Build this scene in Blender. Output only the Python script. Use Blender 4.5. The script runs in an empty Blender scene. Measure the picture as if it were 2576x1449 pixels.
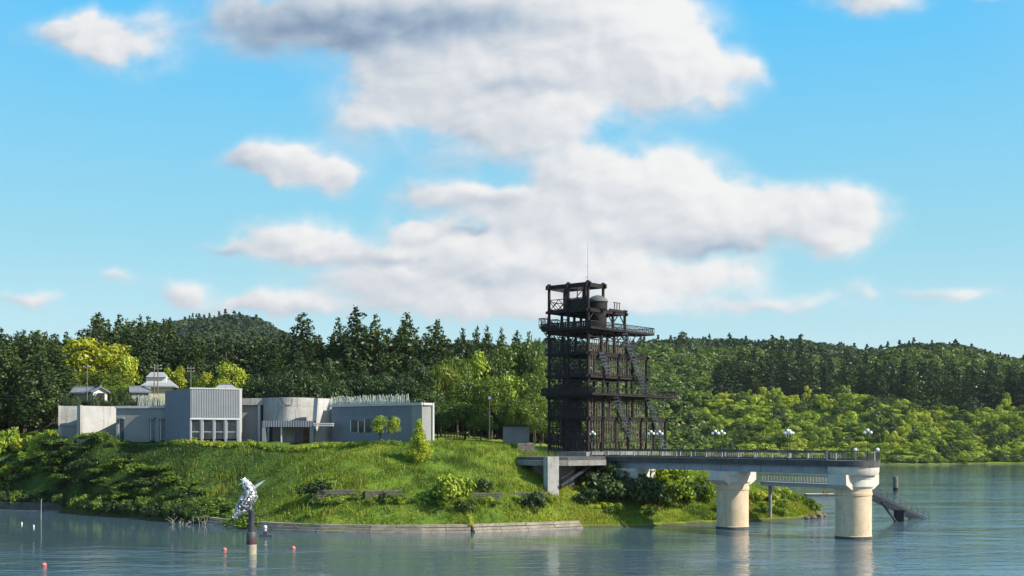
import bpy, bmesh, math, random
import numpy as np
from mathutils import Vector, Matrix

random.seed(7)
RNG = np.random.default_rng(7)
SC = bpy.context.scene
COL = SC.collection

# ------------------------------------------------------------------ camera
# the photographer stands about 12.8 m above the lake; 3000 = focal length in units of a 2576 px wide frame
EYE = 12.8
FOC = 3000.0
HOR = 1105.0
cam = bpy.data.cameras.new('camera')
cam.sensor_width = 36.0
cam.lens = 36.0 * FOC / 2576.0
cam.shift_y = (HOR - 724.5) / 2576.0
cam.clip_start = 0.5
cam.clip_end = 12000
camo = bpy.data.objects.new('camera', cam)
camo.location = (0, 0, EYE)
camo.rotation_euler = (math.radians(90), 0, 0)
COL.objects.link(camo)
SC.camera = camo

SUN_EL = 37.0
SUN_AZ = 108.0          # degrees clockwise from +Y
sd = Vector((math.sin(math.radians(SUN_AZ)) * math.cos(math.radians(SUN_EL)),
             math.cos(math.radians(SUN_AZ)) * math.cos(math.radians(SUN_EL)),
             math.sin(math.radians(SUN_EL))))

SC.view_settings.view_transform = 'Standard'
SC.view_settings.look = 'None'
SC.view_settings.exposure = 0.70
SC.view_settings.gamma = 1.0
SC.view_settings.use_curve_mapping = False
SC.cycles.max_bounces = 6
SC.cycles.diffuse_bounces = 3
SC.cycles.glossy_bounces = 3
SC.cycles.transparent_max_bounces = 8
SC.cycles.volume_bounces = 0
SC.cycles.use_denoising = True

sun = bpy.data.lights.new('sun', 'SUN')
sun.energy = 5.0
sun.angle = math.radians(0.53)
sun.color = (1.0, 0.93, 0.80)
suno = bpy.data.objects.new('sun', sun)
suno.rotation_euler = (-sd).to_track_quat('-Z', 'Y').to_euler()
suno.location = (60, -20, 80)
COL.objects.link(suno)


# ------------------------------------------------------------------ node helper
class NT:
    def __init__(s, tree):
        s.t = tree
        s.n = tree.nodes
        s.l = tree.links

    def node(s, typ, **kw):
        nd = s.n.new(typ)
        for k, v in kw.items():
            setattr(nd, k, v)
        return nd

    def put(s, sock, val):
        if hasattr(val, 'is_linked'):
            s.l.new(val, sock)
        elif val is not None:
            sock.default_value = val

    def math(s, op, a, b=None, c=None, clamp=False):
        nd = s.node('ShaderNodeMath', operation=op, use_clamp=clamp)
        for i, x in enumerate((a, b, c)):
            if x is not None:
                s.put(nd.inputs[i], x)
        return nd.outputs[0]

    def vmath(s, op, a, b=None, c=None):
        nd = s.node('ShaderNodeVectorMath', operation=op)
        for i, x in enumerate((a, b, c)):
            if x is not None:
                s.put(nd.inputs[i], x)
        return nd.outputs['Value'] if op in ('DOT_PRODUCT', 'LENGTH') else nd.outputs[0]

    def noise(s, vec, scale, detail=4, rough=0.55, dist=0.0, color=False):
        nd = s.node('ShaderNodeTexNoise')
        s.put(nd.inputs['Vector'], vec)
        nd.inputs['Scale'].default_value = scale
        nd.inputs['Detail'].default_value = detail
        nd.inputs['Roughness'].default_value = rough
        nd.inputs['Distortion'].default_value = dist
        return nd.outputs['Color' if color else 'Fac']

    def mix(s, fac, a, b, blend='MIX'):
        nd = s.node('ShaderNodeMix', data_type='RGBA', blend_type=blend)
        s.put(nd.inputs['Factor'], fac)
        s.put(nd.inputs[6], a)
        s.put(nd.inputs[7], b)
        return nd.outputs[2]

    def sstep(s, x, lo, hi, a=0.0, b=1.0):
        nd = s.node('ShaderNodeMapRange', interpolation_type='SMOOTHSTEP')
        s.put(nd.inputs[0], x)
        nd.inputs[1].default_value = lo
        nd.inputs[2].default_value = hi
        nd.inputs[3].default_value = a
        nd.inputs[4].default_value = b
        return nd.outputs[0]

    def ramp(s, fac, stops):
        nd = s.node('ShaderNodeValToRGB')
        cr = nd.color_ramp
        while len(cr.elements) < len(stops):
            cr.elements.new(0.5)
        for e, (p, c) in zip(cr.elements, stops):
            e.position = p
            e.color = tuple(c) + ((1,) if len(c) == 3 else ())
        s.put(nd.inputs[0], fac)
        return nd.outputs[0]


# ------------------------------------------------------------------ sky
world = bpy.data.worlds.new('World')
SC.world = world
world.use_nodes = True
W = NT(world.node_tree)
W.n.clear()
geo = W.node('ShaderNodeNewGeometry')
dirv = W.vmath('MULTIPLY', geo.outputs['Incoming'], (-1, -1, -1))
sky = W.node('ShaderNodeTexSky', sky_type='NISHITA')
sky.sun_disc = False
sky.sun_elevation = math.radians(SUN_EL)
sky.sun_rotation = math.radians(SUN_AZ)
sky.altitude = 50
sky.air_density = 1.0
sky.dust_density = 0.5
sky.ozone_density = 1.5
sep = W.node('ShaderNodeSeparateXYZ')
W.put(sep.inputs[0], dirv)
dx, dy, dz = sep.outputs
ady = W.math('MAXIMUM', dy, 0.02)
uu = W.math('DIVIDE', dx, ady)
vv = W.math('DIVIDE', dz, ady)
comb = W.node('ShaderNodeCombineXYZ')
W.put(comb.inputs[0], uu)
W.put(comb.inputs[1], vv)
puv = comb.outputs[0]
# slow warp + finer billow
wn = W.noise(puv, 13.0, 2, 0.5, color=True)
wn2 = W.noise(puv, 42.0, 2, 0.5, color=True)
pw = W.vmath('MULTIPLY_ADD', W.vmath('SUBTRACT', wn, (0.5, 0.5, 0.5)), (0.060, 0.036, 0), puv)
pw = W.vmath('MULTIPLY_ADD', W.vmath('SUBTRACT', wn2, (0.5, 0.5, 0.5)), (0.020, 0.016, 0), pw)
BL = [(200,88,105,36,1.1),(285,125,62,34,.8),(395,80,55,38,.40),(340,150,90,44,.36),
      (1250,50,330,95,1.1),(860,60,260,66,.85),(640,55,130,66,.50),(1560,60,150,110,1.2),(1690,165,110,85,1.2),(1400,180,260,100,1.1),
      (1060,190,170,76,.66),(1180,285,220,60,.72),(1340,315,105,62,.85),(920,300,110,50,.35),(1870,170,40,32,.5),
      (2200,5,100,28,.8),(2480,5,60,15,.35),
      (735,415,95,42,1.2),(860,440,52,42,1.0),(680,405,55,32,.7),(590,430,65,22,.5),
      (715,600,100,42,1.1),(800,632,60,30,.7),(560,622,80,18,.45),
      (1560,440,150,62,1.25),(1720,490,95,58,1.1),(1500,525,280,60,.9),(1120,490,120,28,.70),(1900,560,190,58,1.05),
      (2080,540,100,58,1.1),(2100,625,70,38,.75),(1300,540,140,46,.55),(1060,582,68,28,1.0),(1650,592,230,44,.8),
      (1200,640,300,44,.75),(1500,690,260,38,.75),(1770,702,105,34,.9),(1000,655,150,26,.55),(1300,730,360,46,.62),
      (930,715,130,34,.62),(1180,400,200,42,.34),(660,768,85,22,.75),(740,785,80,22,.6),
      (80,745,75,20,.8),(455,740,70,28,.9),(280,715,48,17,.6),(2420,738,130,20,.62),(2180,740,50,24,.55),
      (1100,790,460,26,.46),(1350,765,480,44,.42),(1950,780,150,20,.55)]
DK = [(880,55,310,72,1.05),(1230,50,220,56,.55),(640,70,130,56,.4),(1290,232,150,20,.5),(1165,596,60,14,.7),(1820,622,150,20,.55),(1250,705,260,22,.3),
      (1240,515,110,26,.35),(600,432,50,18,.5),(570,622,60,16,.6),(1000,655,110,18,.4),(1180,400,160,35,.25)]
LDIR = (0.62, 0.78, 0)
dens = None
litn = None
for (px, py, rx, ry, a) in BL:
    iu, iv = FOC / (rx * 1.1), FOC / (ry * 1.12)
    cu, cv = (px - 1288) / FOC, (HOR - py + 8) / FOC
    q = W.vmath('MULTIPLY_ADD', pw, (iu, iv, 0), (-cu * iu, -cv * iv, 0))
    g = W.math('POWER', 0.3679, W.vmath('DOT_PRODUCT', q, q))
    g = W.math('MULTIPLY', g, a)
    dens = g if dens is None else W.math('ADD', dens, g)
    ql = W.vmath('DOT_PRODUCT', q, LDIR)
    litn = W.math('MULTIPLY', g, ql) if litn is None else W.math('MULTIPLY_ADD', g, ql, litn)
dark = None
for (px, py, rx, ry, a) in DK:
    iu, iv = FOC / rx, FOC / ry
    cu, cv = (px - 1288) / FOC, (HOR - py) / FOC
    q = W.vmath('MULTIPLY_ADD', pw, (iu, iv, 0), (-cu * iu, -cv * iv, 0))
    g = W.math('POWER', 0.3679, W.vmath('DOT_PRODUCT', q, q))
    dark = W.math('MULTIPLY', g, a) if dark is None else W.math('MULTIPLY_ADD', g, a, dark)
# scattered clouds everywhere else in the sky (flat cloud layer seen in perspective)
zc = W.math('MAXIMUM', dz, 0.03)
lay = W.vmath('DIVIDE', dirv, W.node('ShaderNodeCombineXYZ').outputs[0])
cz = lay.node.inputs[1].links[0].from_node
for i in range(3):
    W.put(cz.inputs[i], zc)
gen = W.noise(lay, 0.55, 5, 0.55)
gen = W.sstep(gen, 0.44, 0.62, 0.0, 1.0)  # unseen cloud cover raised for a brighter, more neutral fill
# weight: zero in the direction the blobs cover, one elsewhere
front = W.sstep(dy, 0.72, 0.90, 1.0, 0.0)
high = W.sstep(vv, 0.38, 0.52, 0.0, 1.0)
wout = W.math('MAXIMUM', front, high)
gen = W.math('MULTIPLY', gen, wout)
pn = W.vmath('MULTIPLY', puv, (0.92, 1.35, 1.0))
fb = W.noise(pn, 19.0, 6, 0.54, 0.25)
fb2 = W.noise(W.vmath('ADD', pn, (0.007, 0.010, 0)), 19.0, 3, 0.5, 0.25)
dtot = W.math('MULTIPLY_ADD', W.math('SUBTRACT', fb, 0.5), 0.85, dens)
mask = W.sstep(dtot, 0.14, 0.78)
veil = W.math('MULTIPLY', W.sstep(dens, 0.03, 0.55), W.sstep(fb, 0.32, 0.62, 0.12, 0.70))
mask = W.math('MAXIMUM', mask, veil)
mask = W.math('MAXIMUM', mask, W.math('MULTIPLY', gen, 0.9))
mask = W.math('MULTIPLY', mask, 0.97)
lit = W.math('DIVIDE', litn, W.math('ADD', dens, 0.12))
relief = W.math('SUBTRACT', fb, fb2)
br = W.math('MULTIPLY_ADD', lit, 0.30, 0.80)
br = W.math('MULTIPLY_ADD', relief, 0.75, br)
br = W.math('MULTIPLY_ADD', dark, -0.55, br)
br = W.math('MAXIMUM', W.math('MINIMUM', br, 1.0), 0.0)
ccol = W.ramp(br, [(0.0, (0.17, 0.25, 0.38)), (0.35, (0.38, 0.46, 0.56)), (0.62, (0.58, 0.61, 0.66)), (0.85, (0.76, 0.76, 0.77)), (1.0, (0.84, 0.83, 0.82))])
SKYS = 0.12
grad = W.ramp(dz, [(0.0, (0.400, 0.495, 0.515)), (0.06, (0.330, 0.475, 0.512)), (0.16, (0.190, 0.422, 0.510)), (0.34, (0.055, 0.350, 0.605)), (1.0, (0.040, 0.21, 0.45))])
grad = W.vmath('SCALE', grad)
grad.node.inputs['Scale'].default_value = 1.0 / SKYS
skyc = W.mix(0.88, sky.outputs[0], grad)
CLS = 0.68 / SKYS
cl = W.mix(1.0, ccol, (CLS, CLS, CLS, 1), 'MULTIPLY')
fin = W.mix(mask, skyc, cl)
bg = W.node('ShaderNodeBackground')
W.put(bg.inputs['Color'], fin)
bg.inputs['Strength'].default_value = SKYS
wo = W.node('ShaderNodeOutputWorld')
W.l.new(bg.outputs[0], wo.inputs[0])
world.cycles.sampling_method = 'MANUAL'
world.cycles.sample_map_resolution = 512


# ------------------------------------------------------------------ helpers
def P(px, py, d):
    return Vector(((px - 1288) * d / FOC, d, EYE - (py - HOR) * d / FOC))


def XD(px, d):
    return ((px - 1288) * d / FOC, d)


def ZY(py, d):
    return EYE - (py - HOR) * d / FOC


def dw(py):
    return EYE * FOC / (py - HOR)


class MB:
    def __init__(s):
        s.v = []
        s.f = []

    def add(s, vs, fs):
        o = len(s.v)
        s.v += [tuple(v) for v in vs]
        s.f += [tuple(i + o for i in f) for f in fs]
        return s

    def box(s, c, size, rz=0.0):
        cx, cy, cz = c
        hx, hy, hz = size[0] / 2, size[1] / 2, size[2] / 2
        ca, sa = math.cos(rz), math.sin(rz)
        vs = []
        for z in (-hz, hz):
            for (x, y) in ((-hx, -hy), (hx, -hy), (hx, hy), (-hx, hy)):
                vs.append((cx + x * ca - y * sa, cy + x * sa + y * ca, cz + z))
        return s.add(vs, [(3, 2, 1, 0), (4, 5, 6, 7), (0, 1, 5, 4), (1, 2, 6, 5), (2, 3, 7, 6), (3, 0, 4, 7)])

    def bar(s, a, b, w, h=None):
        a = Vector(a); b = Vector(b)
        h = w if h is None else h
        t = (b - a).normalized()
        up = Vector((0, 0, 1)) if abs(t.z) < 0.95 else Vector((0, 1, 0))
        r = t.cross(up).normalized()
        u = r.cross(t).normalized()
        vs = []
        for p in (a, b):
            for (i, j) in ((-1, -1), (1, -1), (1, 1), (-1, 1)):
                vs.append(p + r * (i * w / 2) + u * (j * h / 2))
        return s.add(vs, [(0, 1, 2, 3), (7, 6, 5, 4), (1, 0, 4, 5), (2, 1, 5, 6), (3, 2, 6, 7), (0, 3, 7, 4)])

    def cyl(s, a, b, r0, r1=None, n=10, cap=True):
        a = Vector(a); b = Vector(b)
        r1 = r0 if r1 is None else r1
        t = (b - a).normalized()
        up = Vector((0, 0, 1)) if abs(t.z) < 0.95 else Vector((1, 0, 0))
        r = t.cross(up).normalized()
        u = r.cross(t).normalized()
        vs = []
        for p, rr in ((a, r0), (b, r1)):
            for i in range(n):
                an = 2 * math.pi * i / n
                vs.append(p + r * (math.cos(an) * rr) + u * (math.sin(an) * rr))
        fs = [((i + 1) % n, i, n + i, n + (i + 1) % n) for i in range(n)]
        if cap:
            fs += [tuple(range(n)), tuple(range(2 * n - 1, n - 1, -1))]
        return s.add(vs, fs)

    def lathe(s, c, prof, n=24, sx=1.0, sy=1.0):
        vs = []
        for (r, z) in prof:
            for i in range(n):
                a = 2 * math.pi * i / n
                vs.append((c[0] + math.cos(a) * r * sx, c[1] + math.sin(a) * r * sy, c[2] + z))
        fs = []
        m = len(prof)
        for j in range(m - 1):
            for i in range(n):
                fs.append((j * n + i, j * n + (i + 1) % n, (j + 1) * n + (i + 1) % n, (j + 1) * n + i))
        fs.append(tuple(range(n - 1, -1, -1)))
        fs.append(tuple((m - 1) * n + i for i in range(n)))
        return s.add(vs, fs)

    def prism(s, poly, z0, z1, top=None):
        n = len(poly)
        top = top or poly
        vs = [(x, y, z0) for (x, y) in poly] + [(x, y, z1) for (x, y) in top]
        fs = [tuple(range(n - 1, -1, -1)), tuple(range(n, 2 * n))]
        fs += [(i, (i + 1) % n, n + (i + 1) % n, n + i) for i in range(n)]
        return s.add(vs, fs)

    def sphere(s, c, r, nu=10, nv=6, sc=(1, 1, 1)):
        prof = [(math.sin(math.pi * (j + 0.02) / (nv + 0.04)) , -math.cos(math.pi * (j + 0.02) / (nv + 0.04))) for j in range(nv + 1)]
        vs = []
        for (rr, z) in prof:
            for i in range(nu):
                a = 2 * math.pi * i / nu
                vs.append((c[0] + math.cos(a) * rr * r * sc[0], c[1] + math.sin(a) * rr * r * sc[1], c[2] + z * r * sc[2]))
        fs = []
        for j in range(nv):
            for i in range(nu):
                fs.append((j * nu + i, j * nu + (i + 1) % nu, (j + 1) * nu + (i + 1) % nu, (j + 1) * nu + i))
        return s.add(vs, fs)

    def mesh(s, name, mat, smooth=False):
        me = bpy.data.meshes.new(name)
        me.from_pydata(s.v, [], s.f)
        me.update()
        bm = bmesh.new()
        bm.from_mesh(me)
        bmesh.ops.recalc_face_normals(bm, faces=bm.faces)
        bm.to_mesh(me)
        bm.free()
        if smooth:
            me.shade_smooth()
            try:
                me.set_sharp_from_angle(angle=math.radians(38))
            except Exception:
                pass
        me.materials.append(mat)
        return me

    def build(s, name, mat, parent=None, smooth=False, loc=(0, 0, 0), rz=0.0):
        return link(name, s.mesh(name, mat, smooth), parent, loc, (0, 0, rz))


def link(name, me, parent=None, loc=(0, 0, 0), rot=(0, 0, 0), sc=(1, 1, 1)):
    o = bpy.data.objects.new(name, me)
    COL.objects.link(o)
    o.location = loc
    o.rotation_euler = rot
    o.scale = sc
    if parent is not None:
        o.parent = parent
    return o


def empty(name, loc, rz=0.0):
    o = bpy.data.objects.new(name, None)
    o.empty_display_size = 0.3
    COL.objects.link(o)
    o.location = loc
    o.rotation_euler = (0, 0, rz)
    return o


def tag(o, label=None, cat=None, group=None, kind=None):
    if label:
        o['label'] = label
    if cat:
        o['category'] = cat
    if group:
        o['group'] = group
    if kind:
        o['kind'] = kind
    return o


def np_mesh(name, verts, faces, mat, n_per=4):
    """verts (N,3), faces (M,n_per) numpy"""
    me = bpy.data.meshes.new(name)
    me.vertices.add(len(verts))
    me.vertices.foreach_set('co', np.ascontiguousarray(verts, dtype=np.float32).ravel())
    m = len(faces)
    me.loops.add(m * n_per)
    me.loops.foreach_set('vertex_index', np.ascontiguousarray(faces, dtype=np.int32).ravel())
    me.polygons.add(m)
    me.polygons.foreach_set('loop_start', np.arange(0, m * n_per, n_per, dtype=np.int32))
    try:
        me.polygons.foreach_set('loop_total', np.full(m, n_per, dtype=np.int32))
    except Exception:
        pass
    me.update(calc_edges=True)
    me.materials.append(mat)
    return me


# ------------------------------------------------------------------ materials
def new_mat(name):
    m = bpy.data.materials.new(name)
    m.use_nodes = True
    t = NT(m.node_tree)
    t.n.clear()
    out = t.node('ShaderNodeOutputMaterial')
    return m, t, out


def surf(name, col, var=0.15, scale=2.0, rough=0.8, metal=0.0, bump=0.0, bscale=20.0, streak=0.0, col2=None, spec=0.35):
    """painted / concrete / wood surface: base colour with mottling, optional vertical streaks and fine relief"""
    m, t, out = new_mat(name)
    tc = t.node('ShaderNodeTexCoord').outputs['Object']
    geo_ = t.node('ShaderNodeNewGeometry').outputs['Position']
    n1 = t.noise(geo_, scale, 5, 0.6)
    n2 = t.noise(geo_, scale * 6.3, 3, 0.6)
    f = t.math('MULTIPLY_ADD', n2, 0.4, t.math('MULTIPLY', n1, 0.6))
    lo = tuple(c * (1 - 1.6 * var) for c in col) + (1,)
    hi = tuple(min(1, c * (1 + 1.3 * var)) for c in col) + (1,)
    if col2:
        lo = tuple(col2) + (1,)
    fac = t.sstep(f, 0.33, 0.67)
    c = t.mix(fac, lo, hi)
    if streak:
        sv = t.vmath('MULTIPLY', geo_, (1.0, 1.0, 0.08))
        sn = t.sstep(t.noise(sv, 1.7, 5, 0.65), 0.50, 0.75)
        c = t.mix(t.math('MULTIPLY', sn, streak), c, tuple(x * 0.35 for x in col) + (1,))
    b = t.node('ShaderNodeBsdfPrincipled')
    t.put(b.inputs['Base Color'], c)
    b.inputs['Roughness'].default_value = rough
    b.inputs['Metallic'].default_value = metal
    b.inputs['Specular IOR Level'].default_value = spec
    if bump:
        bn = t.node('ShaderNodeBump')
        bn.inputs['Strength'].default_value = bump
        bn.inputs['Distance'].default_value = 0.03
        t.put(bn.inputs['Height'], t.noise(geo_, bscale, 4, 0.6))
        t.put(b.inputs['Normal'], bn.outputs[0])
    t.l.new(b.outputs[0], out.inputs[0])
    return m


def leafmat(name, stops, trans=0.28, scale=0.22, rnd=0.5, tint=(1.15, 1.1, 0.45), dark_left=False):
    """foliage: colour varies from plant to plant and from clump to clump"""
    m, t, out = new_mat(name)
    oi = t.node('ShaderNodeObjectInfo').outputs['Random']
    gp = t.node('ShaderNodeNewGeometry').outputs['Position']
    n1 = t.noise(gp, scale, 3, 0.6)
    n2 = t.noise(gp, scale * 7, 2, 0.6)
    f = t.math('MULTIPLY_ADD', n2, 0.35, t.math('MULTIPLY', n1, 0.65))
    f = t.sstep(f, 0.30, 0.70)
    if dark_left:
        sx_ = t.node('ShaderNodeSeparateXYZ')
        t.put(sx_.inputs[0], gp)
        right_w = t.sstep(t.math('MULTIPLY_ADD', n1, 26.0, sx_.outputs[0]), -34.0, -8.0, 0.0, 1.0)  # leaf colour gets darker and greener towards the left of the bank
        f = t.math('MULTIPLY', f, right_w)
    f = t.math('ADD', t.math('MULTIPLY', f, 1 - rnd), t.math('MULTIPLY', oi, rnd))
    c = t.ramp(f, stops)
    d = t.node('ShaderNodeBsdfDiffuse')
    t.put(d.inputs[0], c)
    tr = t.node('ShaderNodeBsdfTranslucent')
    t.put(tr.inputs[0], t.mix(1.0, c, tuple(tint) + (1,), 'MULTIPLY'))
    gl = t.node('ShaderNodeBsdfGlossy')
    gl.inputs['Roughness'].default_value = 0.45
    gl.inputs[0].default_value = (0.6, 0.65, 0.6, 1)
    mx = t.node('ShaderNodeMixShader')
    mx.inputs[0].default_value = trans
    t.l.new(d.outputs[0], mx.inputs[1])
    t.l.new(tr.outputs[0], mx.inputs[2])
    mg = t.node('ShaderNodeMixShader')
    mg.inputs[0].default_value = 0.03
    t.l.new(mx.outputs[0], mg.inputs[1])
    t.l.new(gl.outputs[0], mg.inputs[2])
    t.l.new(mg.outputs[0], out.inputs[0])
    return m


def ground_mat():
    m, t, out = new_mat('ground_turf')
    gp = t.node('ShaderNodeNewGeometry').outputs['Position']
    sp = t.node('ShaderNodeSeparateXYZ')
    t.put(sp.inputs[0], gp)
    big = t.noise(gp, 0.05, 4, 0.6)
    mid = t.noise(gp, 0.35, 4, 0.6)
    fine = t.noise(gp, 3.0, 3, 0.6)
    f = t.math('MULTIPLY_ADD', mid, 0.4, t.math('MULTIPLY', big, 0.6))
    c = t.ramp(f, [(0.30, (0.062, 0.118, 0.018)), (0.47, (0.120, 0.188, 0.020)), (0.60, (0.190, 0.235, 0.024)), (0.72, (0.235, 0.240, 0.036))])
    f2 = t.sstep(t.math('MULTIPLY_ADD', big, 26.0, sp.outputs[0]), -34.0, -8.0, 0.85, 0.0)  # ground turns a darker green towards the left
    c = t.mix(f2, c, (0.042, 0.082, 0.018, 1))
    c = t.mix(t.sstep(fine, 0.35, 0.7, 0.0, 0.45), c, (0.055, 0.085, 0.015, 1))
    # soil and mud near the waterline
    wz = t.math('ADD', sp.outputs[2], t.math('MULTIPLY', t.math('SUBTRACT', mid, 0.5), 0.8))
    c = t.mix(t.sstep(wz, 0.0, 0.42, 1.0, 0.0), c, (0.075, 0.060, 0.035, 1))
    b = t.node('ShaderNodeBsdfPrincipled')
    t.put(b.inputs['Base Color'], c)
    b.inputs['Roughness'].default_value = 0.95
    b.inputs['Specular IOR Level'].default_value = 0.1
    bn = t.node('ShaderNodeBump')
    bn.inputs['Strength'].default_value = 0.8
    bn.inputs['Distance'].default_value = 0.25
    t.put(bn.inputs['Height'], t.math('ADD', t.noise(gp, 1.4, 5, 0.65), t.math('MULTIPLY', mid, 0.6)))
    t.put(b.inputs['Normal'], bn.outputs[0])
    t.l.new(b.outputs[0], out.inputs[0])
    return m


def water_mat():
    m, t, out = new_mat('lake_water')
    gp = t.node('ShaderNodeNewGeometry').outputs['Position']
    v1 = t.vmath('MULTIPLY', gp, (0.55, 1.0, 1.0))
    sp = t.node('ShaderNodeSeparateXYZ')
    t.put(sp.inputs[0], gp)
    pn0 = t.noise(t.vmath('MULTIPLY', gp, (0.016, 0.045, 1)), 1.0, 3, 0.55, 0.4)
    patch = t.sstep(pn0, 0.38, 0.62, 0.35, 1.0)
    # sheltered, calmer water under the banks
    wob = t.math('MULTIPLY', t.math('SUBTRACT', pn0, 0.5), 26.0)
    yw = t.math('ADD', sp.outputs[1], wob)
    lee = t.math('MULTIPLY', t.sstep(yw, 136.0, 152.0), t.sstep(sp.outputs[0], 44.0, 14.0))
    lee = t.math('MAXIMUM', lee, t.sstep(yw, 400.0, 540.0))
    patch = t.math('MULTIPLY', patch, t.math('MULTIPLY_ADD', lee, -0.80, 1.0))
    w1 = t.noise(v1, 1.1, 3, 0.6, 0.3)
    w2 = t.noise(v1, 0.33, 2, 0.5, 0.5)
    w3 = t.noise(v1, 3.6, 2, 0.5)
    h = t.math('MULTIPLY_ADD', w1, 0.115, t.math('MULTIPLY', w2, 0.24))
    h = t.math('MULTIPLY_ADD', w3, 0.03, h)
    h = t.math('MULTIPLY', h, patch)
    bn = t.node('ShaderNodeBump')
    bn.inputs['Strength'].default_value = 1.0
    bn.inputs['Distance'].default_value = 1.0
    t.put(bn.inputs['Height'], h)
    b = t.node('ShaderNodeBsdfPrincipled')
    b.inputs['Base Color'].default_value = (0.058, 0.100, 0.128, 1)
    b.inputs['Roughness'].default_value = 0.05
    b.inputs['IOR'].default_value = 1.333
    b.inputs['Specular IOR Level'].default_value = 0.5
    t.put(b.inputs['Normal'], bn.outputs[0])
    t.l.new(b.outputs[0], out.inputs[0])
    return m


def glass_mat(name, col=(0.015, 0.02, 0.025)):
    m, t, out = new_mat(name)
    b = t.node('ShaderNodeBsdfPrincipled')
    gp = t.node('ShaderNodeNewGeometry').outputs['Position']
    c = t.mix(t.sstep(t.noise(gp, 0.9, 3), 0.4, 0.65), tuple(col) + (1,), tuple(x * 2.2 for x in col) + (1,))
    t.put(b.inputs['Base Color'], c)
    b.inputs['Roughness'].default_value = 0.06
    b.inputs['Specular IOR Level'].default_value = 0.35
    t.l.new(b.outputs[0], out.inputs[0])
    return m


M = {}
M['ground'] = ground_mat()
M['water'] = water_mat()
M['conc'] = surf('weathered_concrete', (0.33, 0.322, 0.31), 0.14, 0.5, 0.85, bump=0.15, streak=0.75)
M['conc_warm'] = surf('pier_concrete', (0.56, 0.435, 0.295), 0.10, 0.6, 0.85, bump=0.15, bscale=8, streak=0.42)
M['conc_cap'] = surf('pier_cap_concrete', (0.54, 0.50, 0.44), 0.10, 0.6, 0.85, bump=0.15, streak=0.30)
M['conc_dark'] = surf('stained_concrete', (0.21, 0.205, 0.195), 0.2, 0.8, 0.9, bump=0.2, streak=0.5)
M['revet'] = surf('revetment_concrete', (0.31, 0.27, 0.22), 0.18, 0.9, 0.9, bump=0.3, bscale=6, col2=(0.20, 0.17, 0.13))
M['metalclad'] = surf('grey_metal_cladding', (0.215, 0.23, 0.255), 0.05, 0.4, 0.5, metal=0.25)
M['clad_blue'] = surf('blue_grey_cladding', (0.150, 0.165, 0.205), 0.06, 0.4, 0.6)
M['greywall'] = surf('grey_render', (0.24, 0.245, 0.250), 0.07, 0.4, 0.8, streak=0.15)
M['whitewall'] = surf('pale_render', (0.40, 0.39, 0.38), 0.09, 0.5, 0.85, streak=0.5)
M['trim'] = surf('pale_trim', (0.42, 0.42, 0.43), 0.04, 0.6, 0.6)
M['alu'] = surf('aluminium_frame', (0.62, 0.63, 0.65), 0.04, 1.0, 0.4, metal=0.4)
M['glass'] = glass_mat('dark_window_glass')
M['glass_blue'] = glass_mat('bluish_window_glass', (0.03, 0.06, 0.08))
M['inside'] = surf('dim_interior', (0.05, 0.04, 0.035), 0.4, 1.2, 0.9)
M['picket'] = surf('bleached_bamboo', (0.55, 0.56, 0.46), 0.22, 3.0, 0.8)
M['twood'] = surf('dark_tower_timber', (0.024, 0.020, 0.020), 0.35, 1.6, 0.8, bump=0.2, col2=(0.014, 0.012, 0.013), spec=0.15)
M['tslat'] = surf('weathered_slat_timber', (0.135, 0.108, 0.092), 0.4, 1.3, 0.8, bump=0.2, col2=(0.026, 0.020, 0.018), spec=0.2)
M['tmetal'] = surf('tower_black_steel', (0.030, 0.032, 0.045), 0.3, 1.5, 0.55)
M['tread'] = surf('pale_stair_treads', (0.60, 0.58, 0.55), 0.1, 2.0, 0.6)
M['troof'] = surf('grey_dome_roof', (0.09, 0.10, 0.10), 0.2, 1.2, 0.7)
M['antenna'] = surf('grey_antenna', (0.36, 0.37, 0.38), 0.05, 1.0, 0.4)
M['girder'] = surf('bridge_girder_paint', (0.28, 0.30, 0.36), 0.10, 0.5, 0.55, streak=0.3)
M['slab'] = surf('bridge_edge_concrete', (0.075, 0.074, 0.074), 0.25, 0.7, 0.9, streak=0.5)
M['rail'] = surf('dark_rail_paint', (0.055, 0.055, 0.062), 0.2, 2.0, 0.5)
M['railpost'] = surf('pale_rail_post', (0.24, 0.24, 0.24), 0.12, 2.0, 0.7)
M['lamppost'] = surf('lamp_post_iron', (0.035, 0.05, 0.048), 0.2, 2.0, 0.45)
M['globe'] = surf('opal_globe', (0.80, 0.81, 0.82), 0.02, 1.0, 0.25, spec=0.5)
M['steel'] = surf('polished_steel', (0.80, 0.80, 0.80), 0.2, 6.0, 0.42, metal=0.55)
M['steel_dark'] = surf('dark_steel', (0.20, 0.20, 0.215), 0.4, 6.0, 0.45, metal=0.6)
M['column'] = surf('dark_column_paint', (0.060, 0.060, 0.070), 0.2, 1.0, 0.45)
M['rust'] = surf('dark_red_band', (0.11, 0.022, 0.020), 0.25, 3.0, 0.6)
M['tan'] = surf('waterline_concrete', (0.37, 0.31, 0.22), 0.2, 2.0, 0.85, streak=0.35)
M['buoyred'] = surf('faded_red_buoy', (0.46, 0.11, 0.085), 0.2, 3.0, 0.45)
M['buoywhite'] = surf('white_buoy', (0.75, 0.74, 0.72), 0.08, 3.0, 0.5)
M['wood'] = surf('brown_timber', (0.17, 0.095, 0.05), 0.3, 2.0, 0.8, bump=0.2)
M['woodgrey'] = surf('grey_wood', (0.14, 0.125, 0.105), 0.25, 2.0, 0.85, bump=0.2)
M['bark'] = surf('bark', (0.075, 0.055, 0.042), 0.35, 2.5, 0.95, bump=0.4, bscale=10)
M['roofgrey'] = surf('grey_roof_tiles', (0.15, 0.165, 0.18), 0.15, 1.4, 0.6)
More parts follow.
